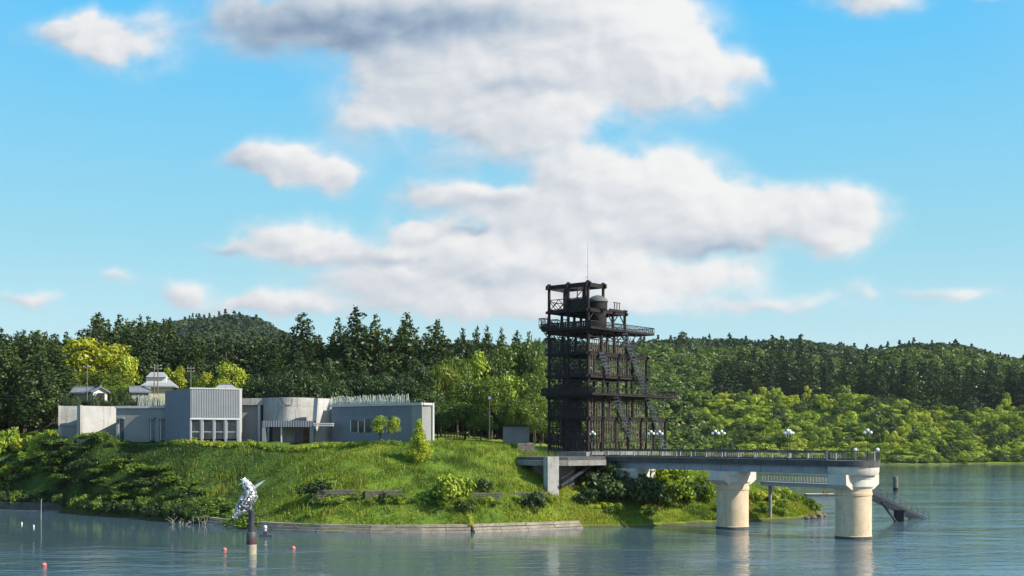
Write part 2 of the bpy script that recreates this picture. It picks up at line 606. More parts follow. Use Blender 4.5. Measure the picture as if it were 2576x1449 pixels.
M['rooflight'] = surf('pale_roof_tiles', (0.27, 0.275, 0.285), 0.12, 1.4, 0.6)
M['cream'] = surf('cream_plaster', (0.52, 0.46, 0.31), 0.06, 0.8, 0.9)
M['white'] = surf('white_plaster', (0.56, 0.55, 0.53), 0.05, 0.8, 0.9)
M['shed'] = surf('corrugated_shed_steel', (0.34, 0.35, 0.39), 0.08, 0.8, 0.5, metal=0.3)
M['black'] = surf('dark_opening', (0.018, 0.017, 0.018), 0.3, 1.0, 0.9)
M['pole'] = surf('concrete_pole', (0.36, 0.34, 0.31), 0.1, 1.0, 0.85)
M['wire'] = surf('black_cable', (0.02, 0.02, 0.022), 0.1, 1.0, 0.6)
M['stone'] = surf('shore_rock', (0.17, 0.125, 0.085), 0.3, 0.9, 0.9, bump=0.5, bscale=3)
M['twig'] = surf('bleached_branch', (0.42, 0.39, 0.33), 0.15, 3.0, 0.9)
M['road'] = surf('pale_path', (0.32, 0.31, 0.28), 0.12, 0.7, 0.9)

M['cedar'] = leafmat('cedar_needles', [(0.0, (0.022, 0.040, 0.015)), (0.45, (0.038, 0.062, 0.018)), (0.8, (0.066, 0.096, 0.022)), (1.0, (0.100, 0.135, 0.026))], 0.16, 0.10, 0.45)
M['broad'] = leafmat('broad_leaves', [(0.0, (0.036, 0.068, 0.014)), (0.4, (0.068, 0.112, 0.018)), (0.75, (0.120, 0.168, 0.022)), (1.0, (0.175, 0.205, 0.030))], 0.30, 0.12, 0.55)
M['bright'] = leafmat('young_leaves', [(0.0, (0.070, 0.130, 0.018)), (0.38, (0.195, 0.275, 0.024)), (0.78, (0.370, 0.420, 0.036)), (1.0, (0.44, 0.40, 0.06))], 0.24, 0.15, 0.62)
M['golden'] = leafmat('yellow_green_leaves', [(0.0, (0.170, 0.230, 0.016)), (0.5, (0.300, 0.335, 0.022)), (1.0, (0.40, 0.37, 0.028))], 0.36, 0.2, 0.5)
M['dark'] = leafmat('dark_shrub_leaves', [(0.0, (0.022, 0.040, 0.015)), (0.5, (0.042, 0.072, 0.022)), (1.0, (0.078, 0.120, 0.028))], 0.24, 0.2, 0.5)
M['weed'] = leafmat('weed_leaves', [(0.0, (0.058, 0.108, 0.018)), (0.5, (0.105, 0.175, 0.024)), (1.0, (0.170, 0.235, 0.030))], 0.32, 0.12, 0.5)
M['grass'] = leafmat('grass_blades', [(0.0, (0.052, 0.098, 0.018)), (0.30, (0.125, 0.195, 0.022)), (0.65, (0.235, 0.285, 0.026)), (1.0, (0.320, 0.320, 0.045))], 0.35, 0.045, 0.0, dark_left=True)
M['straw'] = leafmat('tall_grass_stems', [(0.0, (0.09, 0.15, 0.02)), (0.5, (0.17, 0.225, 0.03)), (1.0, (0.26, 0.27, 0.05))], 0.3, 0.1, 0.0)
M['hillwood'] = leafmat('hazy_far_wood_leaves', [(0.0, (0.022, 0.040, 0.022)), (0.5, (0.038, 0.062, 0.026)), (1.0, (0.066, 0.096, 0.034))], 0.2, 0.02, 0.0)  # bluish cast of the haze is put into the far leaf colour

# ------------------------------------------------------------------ terrain
# (px, py, d): what the slope shows; each pins the ground at that place
CT = []
def shore(px, py):
    d = dw(py) + (2.2 if 500 < px < 1480 else 0.0)
    x, y = XD(px, d)
    k = 1.0 / math.hypot(x, y)
    CT.append((x, y, 0.05))
    CT.append((x - x * k * 4, y - y * k * 4, -1.8))
    CT.append((x - x * k * 30, y - y * k * 30, -3.5))
def gp_(px, py, d):
    v = P(px, py, d)
    CT.append((v.x, v.y, v.z))
def raw(px, d, z):
    x, y = XD(px, d)
    CT.append((x, y, z))
for a in ((-500, 1278), (-250, 1279), (0, 1281), (150, 1284), (300, 1300), (420, 1312), (530, 1322), (640, 1334), (760, 1340), (900, 1342), (1050, 1342), (1200, 1340),
          (1350, 1334), (1470, 1330), (1600, 1326), (1720, 1320), (1830, 1315), (1930, 1311), (2010, 1306)):
    shore(*a)
for a in ((-400, 1240, 226), (0, 1256, 222), (0, 1200, 231), (0, 1140, 238), (150, 1250, 213), (150, 1190, 217), (130, 1120, 220), (300, 1250, 202), (300, 1185, 208), (300, 1120, 213), (200, 1122, 215), (420, 1119, 209.5),
          (450, 1260, 192), (450, 1185, 199), (480, 1118, 204), (560, 1270, 186), (600, 1210, 194), (640, 1160, 198), (640, 1118, 202),
          (760, 1312, 168), (740, 1275, 175), (760, 1220, 183), (790, 1165, 192), (820, 1118, 199), (870, 1150, 185), (900, 1312, 165), (900, 1258, 171.5), (900, 1226, 174), (920, 1180, 179), (950, 1130, 188), (960, 1117, 196),
          (1050, 1312, 165), (1050, 1256, 171), (1060, 1200, 177), (1080, 1150, 184), (1100, 1113, 195), (1200, 1310, 166), (1200, 1256, 171), (1200, 1200, 178), (1200, 1150, 185), (1220, 1116, 196),
          (1330, 1300, 170), (1340, 1245, 175), (1300, 1190, 181), (1280, 1140, 188), (1430, 1300, 175), (1430, 1240, 181), (1400, 1200, 186),
          (1560, 1290, 180), (1560, 1230, 187), (1560, 1185, 193), (1700, 1290, 184), (1700, 1225, 191), (1700, 1190, 196), (1820, 1280, 190), (1820, 1220, 196), (1900, 1280, 192), (1900, 1225, 198), (1960, 1270, 196), (2010, 1285, 196.5)):
    gp_(*a)
for a in ((150, 240, 12.0), (150, 230, 11.8), (200, 224, 11.8), (250, 220, 11.9), (250, 230, 12.0), (350, 224, 12.0), (350, 216, 11.9), (300, 236, 12.2), (300, 246, 13.5), (200, 248, 13.8), (420, 218, 12.0), (545, 206, 11.9), (560, 215, 12.0), (720, 205, 11.9), (500, 240, 14.0), (450, 228, 12.1), (640, 215, 12.0), (640, 240, 12.4), (900, 210, 12.0), (1000, 200, 11.9), (1100, 210, 12.1), (1100, 235, 13.0), (1250, 215, 11.8), (1400, 200, 10.9), (1450, 215, 10.9), (1550, 205, 10.6), (1650, 212, 10.3),
          (0, 262, 13.0), (200, 262, 17.5), (400, 262, 19.5), (550, 255, 18.5), (700, 262, 16.0), (0, 300, 17.0), (200, 300, 20.0), (400, 300, 21.0), (700, 300, 18.0), (950, 250, 14.0), (950, 300, 16.5), (1200, 250, 13.0), (1200, 300, 15.0), (-500, 265, 14), (-500, 300, 18),
          (1450, 250, 10.0), (1450, 300, 10.0), (1600, 240, 7.0), (1680, 240, 4.0), (1750, 222, 5.0), (1800, 240, -1.0), (1850, 212, 3.6), (1930, 210, 1.2), (1960, 203, 3.4), (2020, 203, 1.9), (2050, 200.5, 1.1), (2072, 198, 0.1), (2090, 197, -1.2), (2110, 192, -2.2), (2110, 206, -2.5), (2010, 216, -1.2), (1930, 224, -2.5), (2000, 250, -3), (1750, 265, -2.5), (1640, 300, 2.0),
          (2200, 180, -3.5), (2300, 220, -3.5), (2500, 200, -3.5), (2600, 300, -4), (2200, 300, -4), (1850, 300, -3), (2400, 150, -4), (2000, 160, -4), (3200, 250, -4), (3200, 150, -4)):
    raw(*a)
CT = np.array(CT)
def _ker(r2):
    r2 = np.maximum(r2, 1e-9)
    return 0.5 * r2 * np.log(r2)
_S = 50.0
_c = CT[:, :2] / _S
_n = len(CT)
_K = _ker(((_c[:, None] - _c[None]) ** 2).sum(-1)) + np.eye(_n) * 0.0015
_Pm = np.c_[np.ones(_n), _c]
_A = np.block([[_K, _Pm], [_Pm.T, np.zeros((3, 3))]])
_sol = np.linalg.solve(_A, np.r_[CT[:, 2], np.zeros(3)])

def near_h(x, y):
    x = np.asarray(x, float); y = np.asarray(y, float)
    sh = x.shape
    q = np.c_[x.ravel(), y.ravel()] / _S
    out = np.empty(len(q))
    for i in range(0, len(q), 20000):
        qq = q[i:i + 20000]
        out[i:i + 20000] = _ker(((qq[:, None] - _c[None]) ** 2).sum(-1)) @ _sol[:_n] + _sol[_n] + qq @ _sol[_n + 1:]
    return np.clip(out.reshape(sh), -4.5, 26)

def sst(x, a, b):
    t = np.clip((x - a) / (b - a), 0, 1)
    return t * t * (3 - 2 * t)

RIDGE_PX = [-2000, 0, 200, 440, 520, 590, 660, 720, 900, 1300, 1560, 1700, 1850, 1960, 2060, 2180, 2300, 2440, 2570, 2800, 4500]
RIDGE_Y = [880, 880, 872, 832, 812, 803, 816, 850, 890, 880, 866, 858, 846, 866, 882, 884, 880, 868, 893, 890, 880]

def shore_y(x):
    return 616 + 14 * np.sin(x / 37.0) + 8 * np.sin(x / 13.0 + 1.0) - 0.10 * np.clip(130 - x, 0, 400)

def far_h(x, y):
    xb = np.interp(y, [240, 300, 420, 560, 620], [48, 44, 40, 62, 75]) + 4 * np.sin(y / 19.0)
    dist = np.maximum(y - shore_y(x), xb - x)
    bank = np.interp(dist, [-60, 0, 6, 40, 100, 190, 300, 430], [-5, 0.0, 1.0, 9, 30, 41, 52, 58])
    left = np.interp(-dist, [-1000, -60, 0, 60], [20, 12, 0.0, -5])
    wl = sst(x, 90, 30) * sst(y, 640, 520)
    base = bank * (1 - wl) + left * wl
    px = 1288 + FOC * x / np.maximum(y, 50)
    ry = np.interp(px, RIDGE_PX, RIDGE_Y)
    RD = np.interp(px, [700, 1650], [1120.0, 980.0])
    rz = 12.8 + (1105 - ry) * RD / FOC - np.interp(px, [700, 1650], [17.0, 19.0])
    prof = np.exp(-((y - RD) / np.where(y < RD, 190.0, 320.0)) ** 2)
    lump = 3.5 * np.sin(x / 41.0 + y / 70.0) + 2.5 * np.sin(x / 17.0 - y / 31.0)
    return np.where(dist > 30, np.maximum(base, rz * prof + base * 0.25) + lump * sst(dist, 40, 160), base)

def height(x, y):
    x = np.asarray(x, float); y = np.asarray(y, float)
    w = sst(y, 325, 275)
    wx = sst(np.abs(x), 330, 240)
    w = w * np.maximum(wx, 0.0)
    n = np.where(w > 0, near_h(x, y), 0.0)
    return n * w + far_h(x, y) * (1 - w)

def H(x, y):
    return float(height(np.array([x]), np.array([y]))[0])

def axis(lo, f0, f1, hi, fine, grow=1.09):
    a = list(np.arange(f0, f1 + 1e-6, fine))
    s, v = fine, f1
    while v < hi:
        s = min(s * grow, 45); v += s; a.append(v)
    s, v, b = fine, f0, []
    while v > lo:
        s = min(s * grow, 45); v -= s; b.append(v)
    return np.array(b[::-1] + a)
gx = axis(-1500, -105, 62, 1500, 1.15)
gy = axis(90, 150, 262, 2300, 1.15, 1.06)
GX, GY = np.meshgrid(gx, gy, indexing='ij')
GZ = height(GX, GY)
hum = 0.16 * np.sin(GX * 0.9 + 1.3 * np.sin(GY * 0.41)) * np.sin(GY * 0.77 + np.sin(GX * 0.33)) + 0.10 * np.sin(GX * 2.1 + GY * 1.3)
GZ = GZ + hum * sst(GZ, 0.6, 2.0)
vs = np.stack([GX, GY, GZ], -1).reshape(-1, 3)
ni, nj = GX.shape
ii, jj = np.meshgrid(np.arange(ni - 1), np.arange(nj - 1), indexing='ij')
a0 = (ii * nj + jj).ravel()
fs = np.stack([a0, a0 + nj, a0 + nj + 1, a0 + 1], -1)
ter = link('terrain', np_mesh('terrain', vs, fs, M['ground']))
ter.data.shade_smooth()
tag(ter, kind='structure')

wm = MB()
wm.add([(-1600, -300, 0), (1600, -300, 0), (1600, 2400, 0), (-1600, 2400, 0)], [(0, 1, 2, 3)])
wo_ = wm.build('lake_water', M['water'])
tag(wo_, kind='structure')

hz_ = MB().box((0, 1050, 68), (3300, 2740, 150))
m, t, out = new_mat('lake_haze')
pv = t.node('ShaderNodeVolumePrincipled')
pv.inputs['Color'].default_value = (0.80, 0.89, 1.0, 1)
pv.inputs['Density'].default_value = 0.00003
pv.inputs['Anisotropy'].default_value = 0.1
t.l.new(pv.outputs[0], out.inputs['Volume'])
hzo = hz_.build('haze', m)
tag(hzo, kind='stuff')
tag(hzo, 'thin pale summer haze over the lake and hills', 'haze')


# ------------------------------------------------------------------ building helpers
UNIT = {}
def unit_box(mat):
    if mat.name not in UNIT:
        UNIT[mat.name] = MB().box((0, 0, 0), (1, 1, 1)).mesh('box_piece_' + mat.name, mat)
    return UNIT[mat.name]

def piece(name, mat, parent, c, size, rz=0.0, rot=None):
    return link(name, unit_box(mat), parent, c, rot or (0, 0, rz), size)

def wpt(A, B, px):
    k = (px - 1288) / FOC
    ex, ey = B[0] - A[0], B[1] - A[1]
    t = (k * A[1] - A[0]) / (ex - k * ey)
    return (A[0] + t * ex, A[1] + t * ey)

def wallbox(mb, A, B, pa, pb, z0, z1, o0, o1):
    """slab on the wall A-B between photo columns pa..pb, from offset o0 to o1 (towards the viewer)"""
    p, q = wpt(A, B, pa), wpt(A, B, pb)
    ex, ey = q[0] - p[0], q[1] - p[1]
    L = math.hypot(ex, ey)
    n = (ey / L, -ex / L)
    poly = [(p[0] + n[0] * o1, p[1] + n[1] * o1), (q[0] + n[0] * o1, q[1] + n[1] * o1), (q[0] + n[0] * o0, q[1] + n[1] * o0), (p[0] + n[0] * o0, p[1] + n[1] * o0)]
    return mb.prism(poly, z0, z1)

def corrugated(mb, p, q, z0, z1, pitch, depth, back=0.12):
    ex, ey = q[0] - p[0], q[1] - p[1]
    L = math.hypot(ex, ey)
    t = (ex / L, ey / L)
    n = (t[1], -t[0])
    k = max(2, int(L / pitch))
    st = L / k
    front = []
    for i in range(k):
        for (s, o) in ((0.0, 0), (0.40, 0), (0.50, depth), (0.90, depth)):
            a = (i + s) * st
            front.append((p[0] + t[0] * a + n[0] * o, p[1] + t[1] * a + n[1] * o))
    front.append(q)
    m = len(front)
    vs = [(x, y, z0) for x, y in front] + [(x, y, z1) for x, y in front]
    bk = [(p[0] - n[0] * back, p[1] - n[1] * back), (q[0] - n[0] * back, q[1] - n[1] * back)]
    vs += [(bk[0][0], bk[0][1], z0), (bk[1][0], bk[1][1], z0), (bk[0][0], bk[0][1], z1), (bk[1][0], bk[1][1], z1)]
    f = [(i, i + 1, m + i + 1, m + i) for i in range(m - 1)]
    f.append(tuple(range(m, 2 * m)) + (2 * m + 3, 2 * m + 2))
    f.append(tuple(range(m - 1, -1, -1)) + (2 * m, 2 * m + 1))
    return mb.add(vs, f)

def seg(a, b, o):
    ex, ey = b[0] - a[0], b[1] - a[1]
    L = math.hypot(ex, ey)
    return (ey / L * o, -ex / L * o)

def shift(poly, v):
    return [(x + v[0], y + v[1]) for x, y in poly]

# ------------------------------------------------------------------ museum
mx, my = XD(478, 212)
mus = empty('museum_building', (mx, my, 12.6))
tag(mus, 'long low grey concrete museum with a ribbed metal block on the grassy plateau', 'building')
ML = (-mx, -my, -12.6)
def mpart(name, mb, mat, parent=None, smooth=False):
    if parent is None:
        return mb.build(name, mat, mus, smooth, ML)
    o = mb.build(name, mat, parent, smooth)
    o.location = Vector(ML) - Vector(parent.location)
    return o
def deep(A, B, dep):
    v = seg(A, B, -dep)
    return [A, B, (B[0] + v[0], B[1] + v[1]), (A[0] + v[0], A[1] + v[1])]
Z0 = 10.8
# end pavilion A
A0, A1 = XD(148, 224), XD(200, 225)
zt = ZY(1021, 224)
mpart('end_block', MB().prism(deep(A0, A1, 9), Z0, zt), M['conc'])
mpart('corner_fin', wallbox(MB(), A0, A1, 147, 152, Z0, zt + 0.08, -0.2, 0.25), M['whitewall'])
pn_ = mpart('entrance_panel', wallbox(MB(), A0, A1, 156, 198, Z0, ZY(1071, 224), 0.0, 0.10), M['greywall'])
mpart('entrance_lintel', wallbox(MB(), A0, A1, 153, 200, ZY(1071, 224), ZY(1064, 224), 0.0, 0.35), M['greywall'])
# bright wall B
B0, B1 = XD(201, 221), XD(292, 226)
zb = ZY(1021, 222)
mpart('bright_wall', MB().prism(deep(B0, B1, 1.2), Z0, zb), M['whitewall'])
mpart('bright_wall_edge', wallbox(MB(), B0, B1, 201, 207, Z0, zb + 0.1, -0.5, 0.12), M['conc'])
# wing C with slot windows
C0, C1 = XD(292, 218.4), XD(418, 217.4)
zc_ = ZY(1026, 218)
mb = MB().prism(shift(deep(C0, C1, 11), seg(C0, C1, -0.45)), Z0, zc_)
mpart('wing_body', mb, M['black'])
mb = MB()
for (a, b, y0, y1) in ((292, 297, 1027, 1112), (312, 376, 1027, 1112), (390, 401, 1027, 1112), (415, 418, 1027, 1112), (297, 312, 1027, 1052), (376, 390, 1027, 1054), (401, 415, 1027, 1054)):
    wallbox(mb, C0, C1, a, b, ZY(y1, 218), ZY(y0, 218) + 0.05, -0.45, 0.0)
mpart('wing_wall', mb, M['greywall'])
mpart('roof_fascia', wallbox(MB(), C0, C1, 291, 418, ZY(1027, 218), ZY(1021, 218), -0.5, 0.35), M['trim'])
mpart('wall_band', wallbox(MB(), C0, C1, 312, 376, ZY(1041, 218), ZY(1040, 218), 0.002, 0.04), M['greywall'])
for (a, b) in ((298, 311), (377, 389), (402, 414)):
    w_ = mpart('window', wallbox(MB(), C0, C1, a, b, ZY(1108, 218), ZY(1054, 218), -0.38, -0.30), M['glass_blue'])
    mpart('window_frame', wallbox(MB(), C0, C1, a, a + 1.6, ZY(1108, 218), ZY(1054, 218), -0.30, -0.2), M['alu'], w_)
    mpart('window_hood', wallbox(MB(), C0, C1, a - 2, b + 2, ZY(1053.5, 218), ZY(1050, 218), 0.002, 0.45), M['greywall'], w_)
# main block D
D0, D1, DL = XD(478, 207), XD(608, 211), XD(415, 216)
zd = ZY(978, 207)
back = (D1[0] + DL[0] - D0[0], D1[1] + DL[1] - D0[1])
nv = seg(D0, D1, -0.5)
mpart('main_block_core', MB().prism([(D0[0] + nv[0] + .03, D0[1] + nv[1]), (D1[0] + nv[0] - .03, D1[1] + nv[1]), back, (DL[0] + .05, DL[1] + .1)], Z0, zd - 0.15), M['inside'])
mb = MB()
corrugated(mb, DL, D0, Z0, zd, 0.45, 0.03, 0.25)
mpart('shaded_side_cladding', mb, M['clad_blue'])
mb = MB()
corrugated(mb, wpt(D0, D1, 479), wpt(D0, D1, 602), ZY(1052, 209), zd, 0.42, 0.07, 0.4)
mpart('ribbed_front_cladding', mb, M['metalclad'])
mpart('roof_cap', wallbox(MB(), D0, D1, 477.5, 609, zd, zd + 0.22, -0.6, 0.12), M['trim'])
mpart('right_pilaster', wallbox(MB(), D0, D1, 602, 608.5, Z0, zd, -0.5, 0.10), M['trim'])
mpart('window_header', wallbox(MB(), D0, D1, 478, 602, ZY(1055.5, 209), ZY(1052, 209), -0.4, 0.16), M['alu'])
for (a, b) in ((482, 504), (512, 535), (542, 564), (572, 595)):
    w_ = mpart('window', wallbox(MB(), D0, D1, a, b, ZY(1104, 209), ZY(1055.5, 209), -0.34, -0.27), M['glass'])
    for (c0, c1) in ((a - 1.5, a + 0.8), (b - 0.8, b + 1.5)):
        mpart('frame', wallbox(MB(), D0, D1, c0, c1, ZY(1104, 209), ZY(1055.5, 209), -0.42, -0.2), M['alu'], w_)
    mpart('transom', wallbox(MB(), D0, D1, a, b, ZY(1087, 209), ZY(1086, 209), -0.27, -0.2), M['alu'], w_)
for (a, b) in ((477.5, 481), (505, 511), (536, 541), (565, 571), (596, 602)):
    mpart('mullion', wallbox(MB(), D0, D1, a, b, Z0, ZY(1055.5, 209), -0.4, 0.06), M['metalclad'])
# link E
E0, E1 = XD(608, 214), XD(657, 214)
mpart('link_wall', MB().prism(deep(E0, E1, 10), Z0, ZY(1018, 214)), M['greywall'])
mpart('link_fascia', wallbox(MB(), E0, E1, 607, 668, ZY(1019, 214), ZY(1002, 214), -0.6, 0.55), M['conc'])
mpart('white_pilaster', wallbox(MB(), E0, E1, 651, 656.5, Z0, ZY(1019, 214), 0.0, 0.8), M['trim'])
# drum F
f0, f1 = XD(662, 213.4), XD(797, 214.6)
arc = []
for i in range(21):
    t = i / 20
    bl = 4.2 * (1 - (2 * t - 1) ** 2)
    v = seg(f0, f1, bl)
    arc.append((f0[0] + (f1[0] - f0[0]) * t + v[0], f0[1] + (f1[1] - f0[1]) * t + v[1]))
vb = seg(f0, f1, -9)
foot = arc + [(f1[0] + vb[0], f1[1] + vb[1]), (f0[0] + vb[0], f0[1] + vb[1])]
zf = ZY(1000, 211)
mpart('curved_drum', MB().prism(foot, Z0, zf), M['conc'], smooth=True)
for yy in (1020, 1058):
    v = 0.05
    ring = [(x + seg(f0, f1, v)[0], y + seg(f0, f1, v)[1]) for x, y in arc]
    mpart('drum_band', MB().prism(ring + [f1, f0], ZY(yy + 1.2, 211), ZY(yy, 211)), M['conc'])
k0, k1 = XD(659, 205.5), XD(789, 206)
mb = MB()
corrugated(mb, k0, k1, ZY(1074, 206), ZY(1058.5, 206), 0.42, 0.06, 5.5)
mpart('entrance_canopy', mb, M['clad_blue'])
for (a, b) in ((659, 668), (779, 789)):
    mpart('canopy_pier', wallbox(MB(), k0, k1, a, b, Z0, ZY(1074, 206), -2.0, 0.0), M['metalclad'])
mpart('canopy_post', wallbox(MB(), k0, k1, 705, 708, Z0, ZY(1074, 206), -1.0, -0.7), M['alu'])
dk_ = mpart('entrance_recess', wallbox(MB(), k0, k1, 668, 779, Z0, ZY(1074, 206), -4.6, -4.4), M['glass'])
mpart('brown_door', wallbox(MB(), k0, k1, 756, 776, Z0, ZY(1078, 206), -4.4, -4.25), M['wood'])
tb = MB()
pts = [P(706, 1002, 208.6), P(711, 1012, 208.4), P(718, 1019, 208.3), P(727, 1020, 208.3), P(734, 1017, 208.4), P(734.5, 1002, 208.5)]
for a, b in zip(pts[:-1], pts[1:]):
    tb.cyl(a, b, 0.07, 0.07, 6)
mpart('roof_cable', tb, M['wire'])
# slanted wall G
g0, g1 = XD(797, 207), XD(836, 210)
gv = seg(g0, g1, -1.0)
lo = [wpt(g0, g1, 791), g1, (g1[0] + gv[0], g1[1] + gv[1]), (wpt(g0, g1, 791)[0] + gv[0], wpt(g0, g1, 791)[1] + gv[1])]
hi = [wpt(g0, g1, 800), g1, (g1[0] + gv[0], g1[1] + gv[1]), (wpt(g0, g1, 800)[0] + gv[0], wpt(g0, g1, 800)[1] + gv[1])]
mpart('slanted_wall', MB().prism(lo, Z0, ZY(1002, 208), hi), M['whitewall'])
l0, l1 = XD(788, 204), XD(838, 204)
for (ya, yb) in ((1064, 1067.5), (1069, 1072)):
    mpart('porch_beam', wallbox(MB(), l0, l1, 789, 837, ZY(yb, 204), ZY(ya, 204), -2.5, 0.0), M['trim'])
# right wing H
H0, H1, H2 = XD(834, 208), XD(1062, 196), XD(1090, 198)
zh = ZY(1024, 208)
vb = seg(H0, H1, -10)
mpart('right_wing_body', MB().prism([(H0[0] + .05, H0[1] + .2), (H1[0], H1[1] + .2), H2, XD(1086, 207), XD(838, 219)], Z0, zh - 0.1), M['greywall'])
mb = MB()
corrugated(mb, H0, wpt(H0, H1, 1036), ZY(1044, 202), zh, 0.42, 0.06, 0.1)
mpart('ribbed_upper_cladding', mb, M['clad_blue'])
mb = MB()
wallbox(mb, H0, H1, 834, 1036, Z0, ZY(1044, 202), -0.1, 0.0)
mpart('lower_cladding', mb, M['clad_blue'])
mpart('end_wall', wallbox(MB(), H0, H1, 1036, 1062, Z0, zh, -0.1, 0.04), M['greywall'])
mpart('wing_roof_trim', wallbox(MB(), H0, H1, 833, 1063, zh, zh + 0.42, -0.5, 0.25), M['trim'])
mpart('wing_end_trim', wallbox(MB(), H1, H2, 1063.5, 1089, zh, zh + 0.40, -0.5, 0.2), M['trim'])
mpart('wing_end_post', wallbox(MB(), H1, H2, 1086, 1090, Z0, zh + 0.42, -0.2, 0.25), M['trim'])
for (a, b, y0, y1) in ((884, 898, 1057, 1086), (903, 914, 1060, 1088), (919, 934, 1054, 1088), (946, 958, 1050, 1085), (975, 992, 1050, 1088)):
    dd = wpt(H0, H1, a)[1]
    w_ = mpart('window', wallbox(MB(), H0, H1, a, b, ZY(y1, dd), ZY(y0, dd), 0.01, 0.05), M['glass'])
    mpart('window_frame', wallbox(MB(), H0, H1, a - 1.2, a, ZY(y1, dd), ZY(y0, dd), 0.01, 0.14), M['alu'], w_)

def picket_fence(label, pa, pb, dA, dB, yb, hgt, step, group=None):
    a, b = XD(pa, dA), XD(pb, dB)
    zb_ = ZY(yb, (dA + dB) / 2)
    root = empty('picket_fence', (a[0], a[1], zb_))
    tag(root, label, 'fence')
    L = math.hypot(b[0] - a[0], b[1] - a[1])
    an = math.atan2(b[1] - a[1], b[0] - a[0])
    root.rotation_euler = (0, 0, an)
    n = int(L / step)
    for i in range(n):
        h = hgt * random.uniform(0.86, 1.12)
        piece('picket', M['picket'], root, (i * step + random.uniform(-.04, .04), random.uniform(-.05, .05), h / 2), (random.uniform(.09, .15), 0.06, h),
              rot=(random.uniform(-.05, .05), random.gauss(0, 0.09), 0))
    for zz in (0.12, hgt * 0.42):
        piece('fence_rail', M['woodgrey'], root, (L / 2, 0.08, zz), (L, 0.06, 0.1))
    return root
picket_fence('long screen of bleached uneven pickets on the right wing roof', 834, 1031, 209.5, 199.2, 1021, 1.75, 0.235)
picket_fence('short screen of leaning pickets on the roof beside the ribbed block', 347, 414, 219.5, 219.0, 1021, 2.0, 0.24)

# ------------------------------------------------------------------ tower
TW = empty('observation_tower', (12.3, 193.0, 10.3), math.radians(-40))
tag(TW, 'tall dark timber observation tower with stepped decks and outer stairs', 'tower')
def tp(name, mb, mat, parent=None, smooth=False):
    return mb.build(name, mat, parent or TW, smooth)
LV = [0.5, 6.2, 9.7, 13.1, 16.8, 20.4, 23.8, 27.8]
WM = [23.0, 17.0, 16.8, 17.0, 11.0, 10.4, 4.2]
US = (-8.0, -4.0, 0.0)
tp('foundation', MB().box((-4, 11, -1.3), (9.5, 25, 3.5)), M['conc_dark'])
postme = MB().cyl((0, 0, 0), (0, 0, 1), 0.26, 0.24, 8).mesh('tower_post', M['twood'], True)
capme = MB().lathe((0, 0, 0), [(0.10, -.12), (0.38, -.05), (0.40, .22), (0.26, .42), (0.06, .48)], 8).mesh('post_cap', M['twood'], True)
def bays(w):
    n = max(1, round(w / 4.1))
    return [i * w / n for i in range(n + 1)]
for k in range(7):
    z0, z1 = LV[k], LV[k + 1]
    w = WM[k]
    for u in US:
        for ww in bays(w):
            if u == -4.0 and 0 < ww < w and k < 5:
                continue
            link('post', postme, TW, (u, ww, z0), (0, 0, 0), (1, 1, z1 - z0))
    # floor slab with joists of the storey above
    mb = MB()
    for u in US:
        mb.box((u, w / 2, z1 - 0.32), (0.34, w + 1.2, 0.42))
    for ww in bays(w):
        mb.box((-4, ww, z1 - 0.30), (9.3, 0.30, 0.36))
    tp('floor_beams', mb, M['twood'])
    if k < 6:
        mb = MB().box((-4, w / 2, z1 - 0.03), (8.5, w + 0.5, 0.12))
        tp('floor', mb, M['twood'])
for u in (-8.0, -4.0, 0.0):
    for ww in (0.0, 4.2):
        link('post_cap', capme, TW, (u, ww, LV[7]), (0, 0, 0))
for u in (-8.0, 0.0):
    link('post_cap', capme, TW, (u, 10.4, LV[6]), (0, 0, 0))
# shaded front face: boarded lower part, crossed lattice above, per storey and bay
def xpanel(mb, p, q, z0, z1, w=0.09, n=2):
    p = Vector(p); q = Vector(q)
    for i in range(n):
        a = p.lerp(q, i / n); b = p.lerp(q, (i + 1) / n)
        mb.bar((a.x, a.y, z0), (b.x, b.y, z1), w)
        mb.bar((b.x, b.y, z0), (a.x, a.y, z1), w)
    mb.bar((p.x, p.y, z1), (q.x, q.y, z1), w * 1.3)
    mb.bar((p.x, p.y, z0), (q.x, q.y, z0), w * 1.3)
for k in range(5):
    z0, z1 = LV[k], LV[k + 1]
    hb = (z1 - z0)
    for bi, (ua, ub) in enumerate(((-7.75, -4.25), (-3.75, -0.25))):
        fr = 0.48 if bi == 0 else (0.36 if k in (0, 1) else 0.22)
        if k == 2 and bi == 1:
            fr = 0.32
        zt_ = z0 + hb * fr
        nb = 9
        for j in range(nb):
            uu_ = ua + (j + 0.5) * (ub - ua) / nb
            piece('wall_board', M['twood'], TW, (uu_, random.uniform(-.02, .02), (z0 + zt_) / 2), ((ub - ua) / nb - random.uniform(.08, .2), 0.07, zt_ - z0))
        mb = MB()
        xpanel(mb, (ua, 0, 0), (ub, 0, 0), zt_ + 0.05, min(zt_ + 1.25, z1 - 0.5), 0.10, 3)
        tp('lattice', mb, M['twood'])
    mb = MB()
    xpanel(mb, (-7.75, 2.2, 0), (-0.25, 2.2, 0), z0 + 0.1, z1 - 0.5, 0.12, 2)
    tp('cross_brace', mb, M['twood'])
# core walls inside keep the left bay dark
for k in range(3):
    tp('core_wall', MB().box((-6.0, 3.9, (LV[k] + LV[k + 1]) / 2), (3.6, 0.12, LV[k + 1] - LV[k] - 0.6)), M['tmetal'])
    pass
for k in range(5):
    for f_ in (0.36, 0.68):
        zz = LV[k] + (LV[k + 1] - LV[k]) * f_
        piece('middle_rail', M['twood'], TW, (0.05, WM[k] / 2, zz), (0.10, WM[k], 0.12))
        piece('middle_rail', M['twood'], TW, (-4, -0.06, zz), (8.2, 0.10, 0.12))
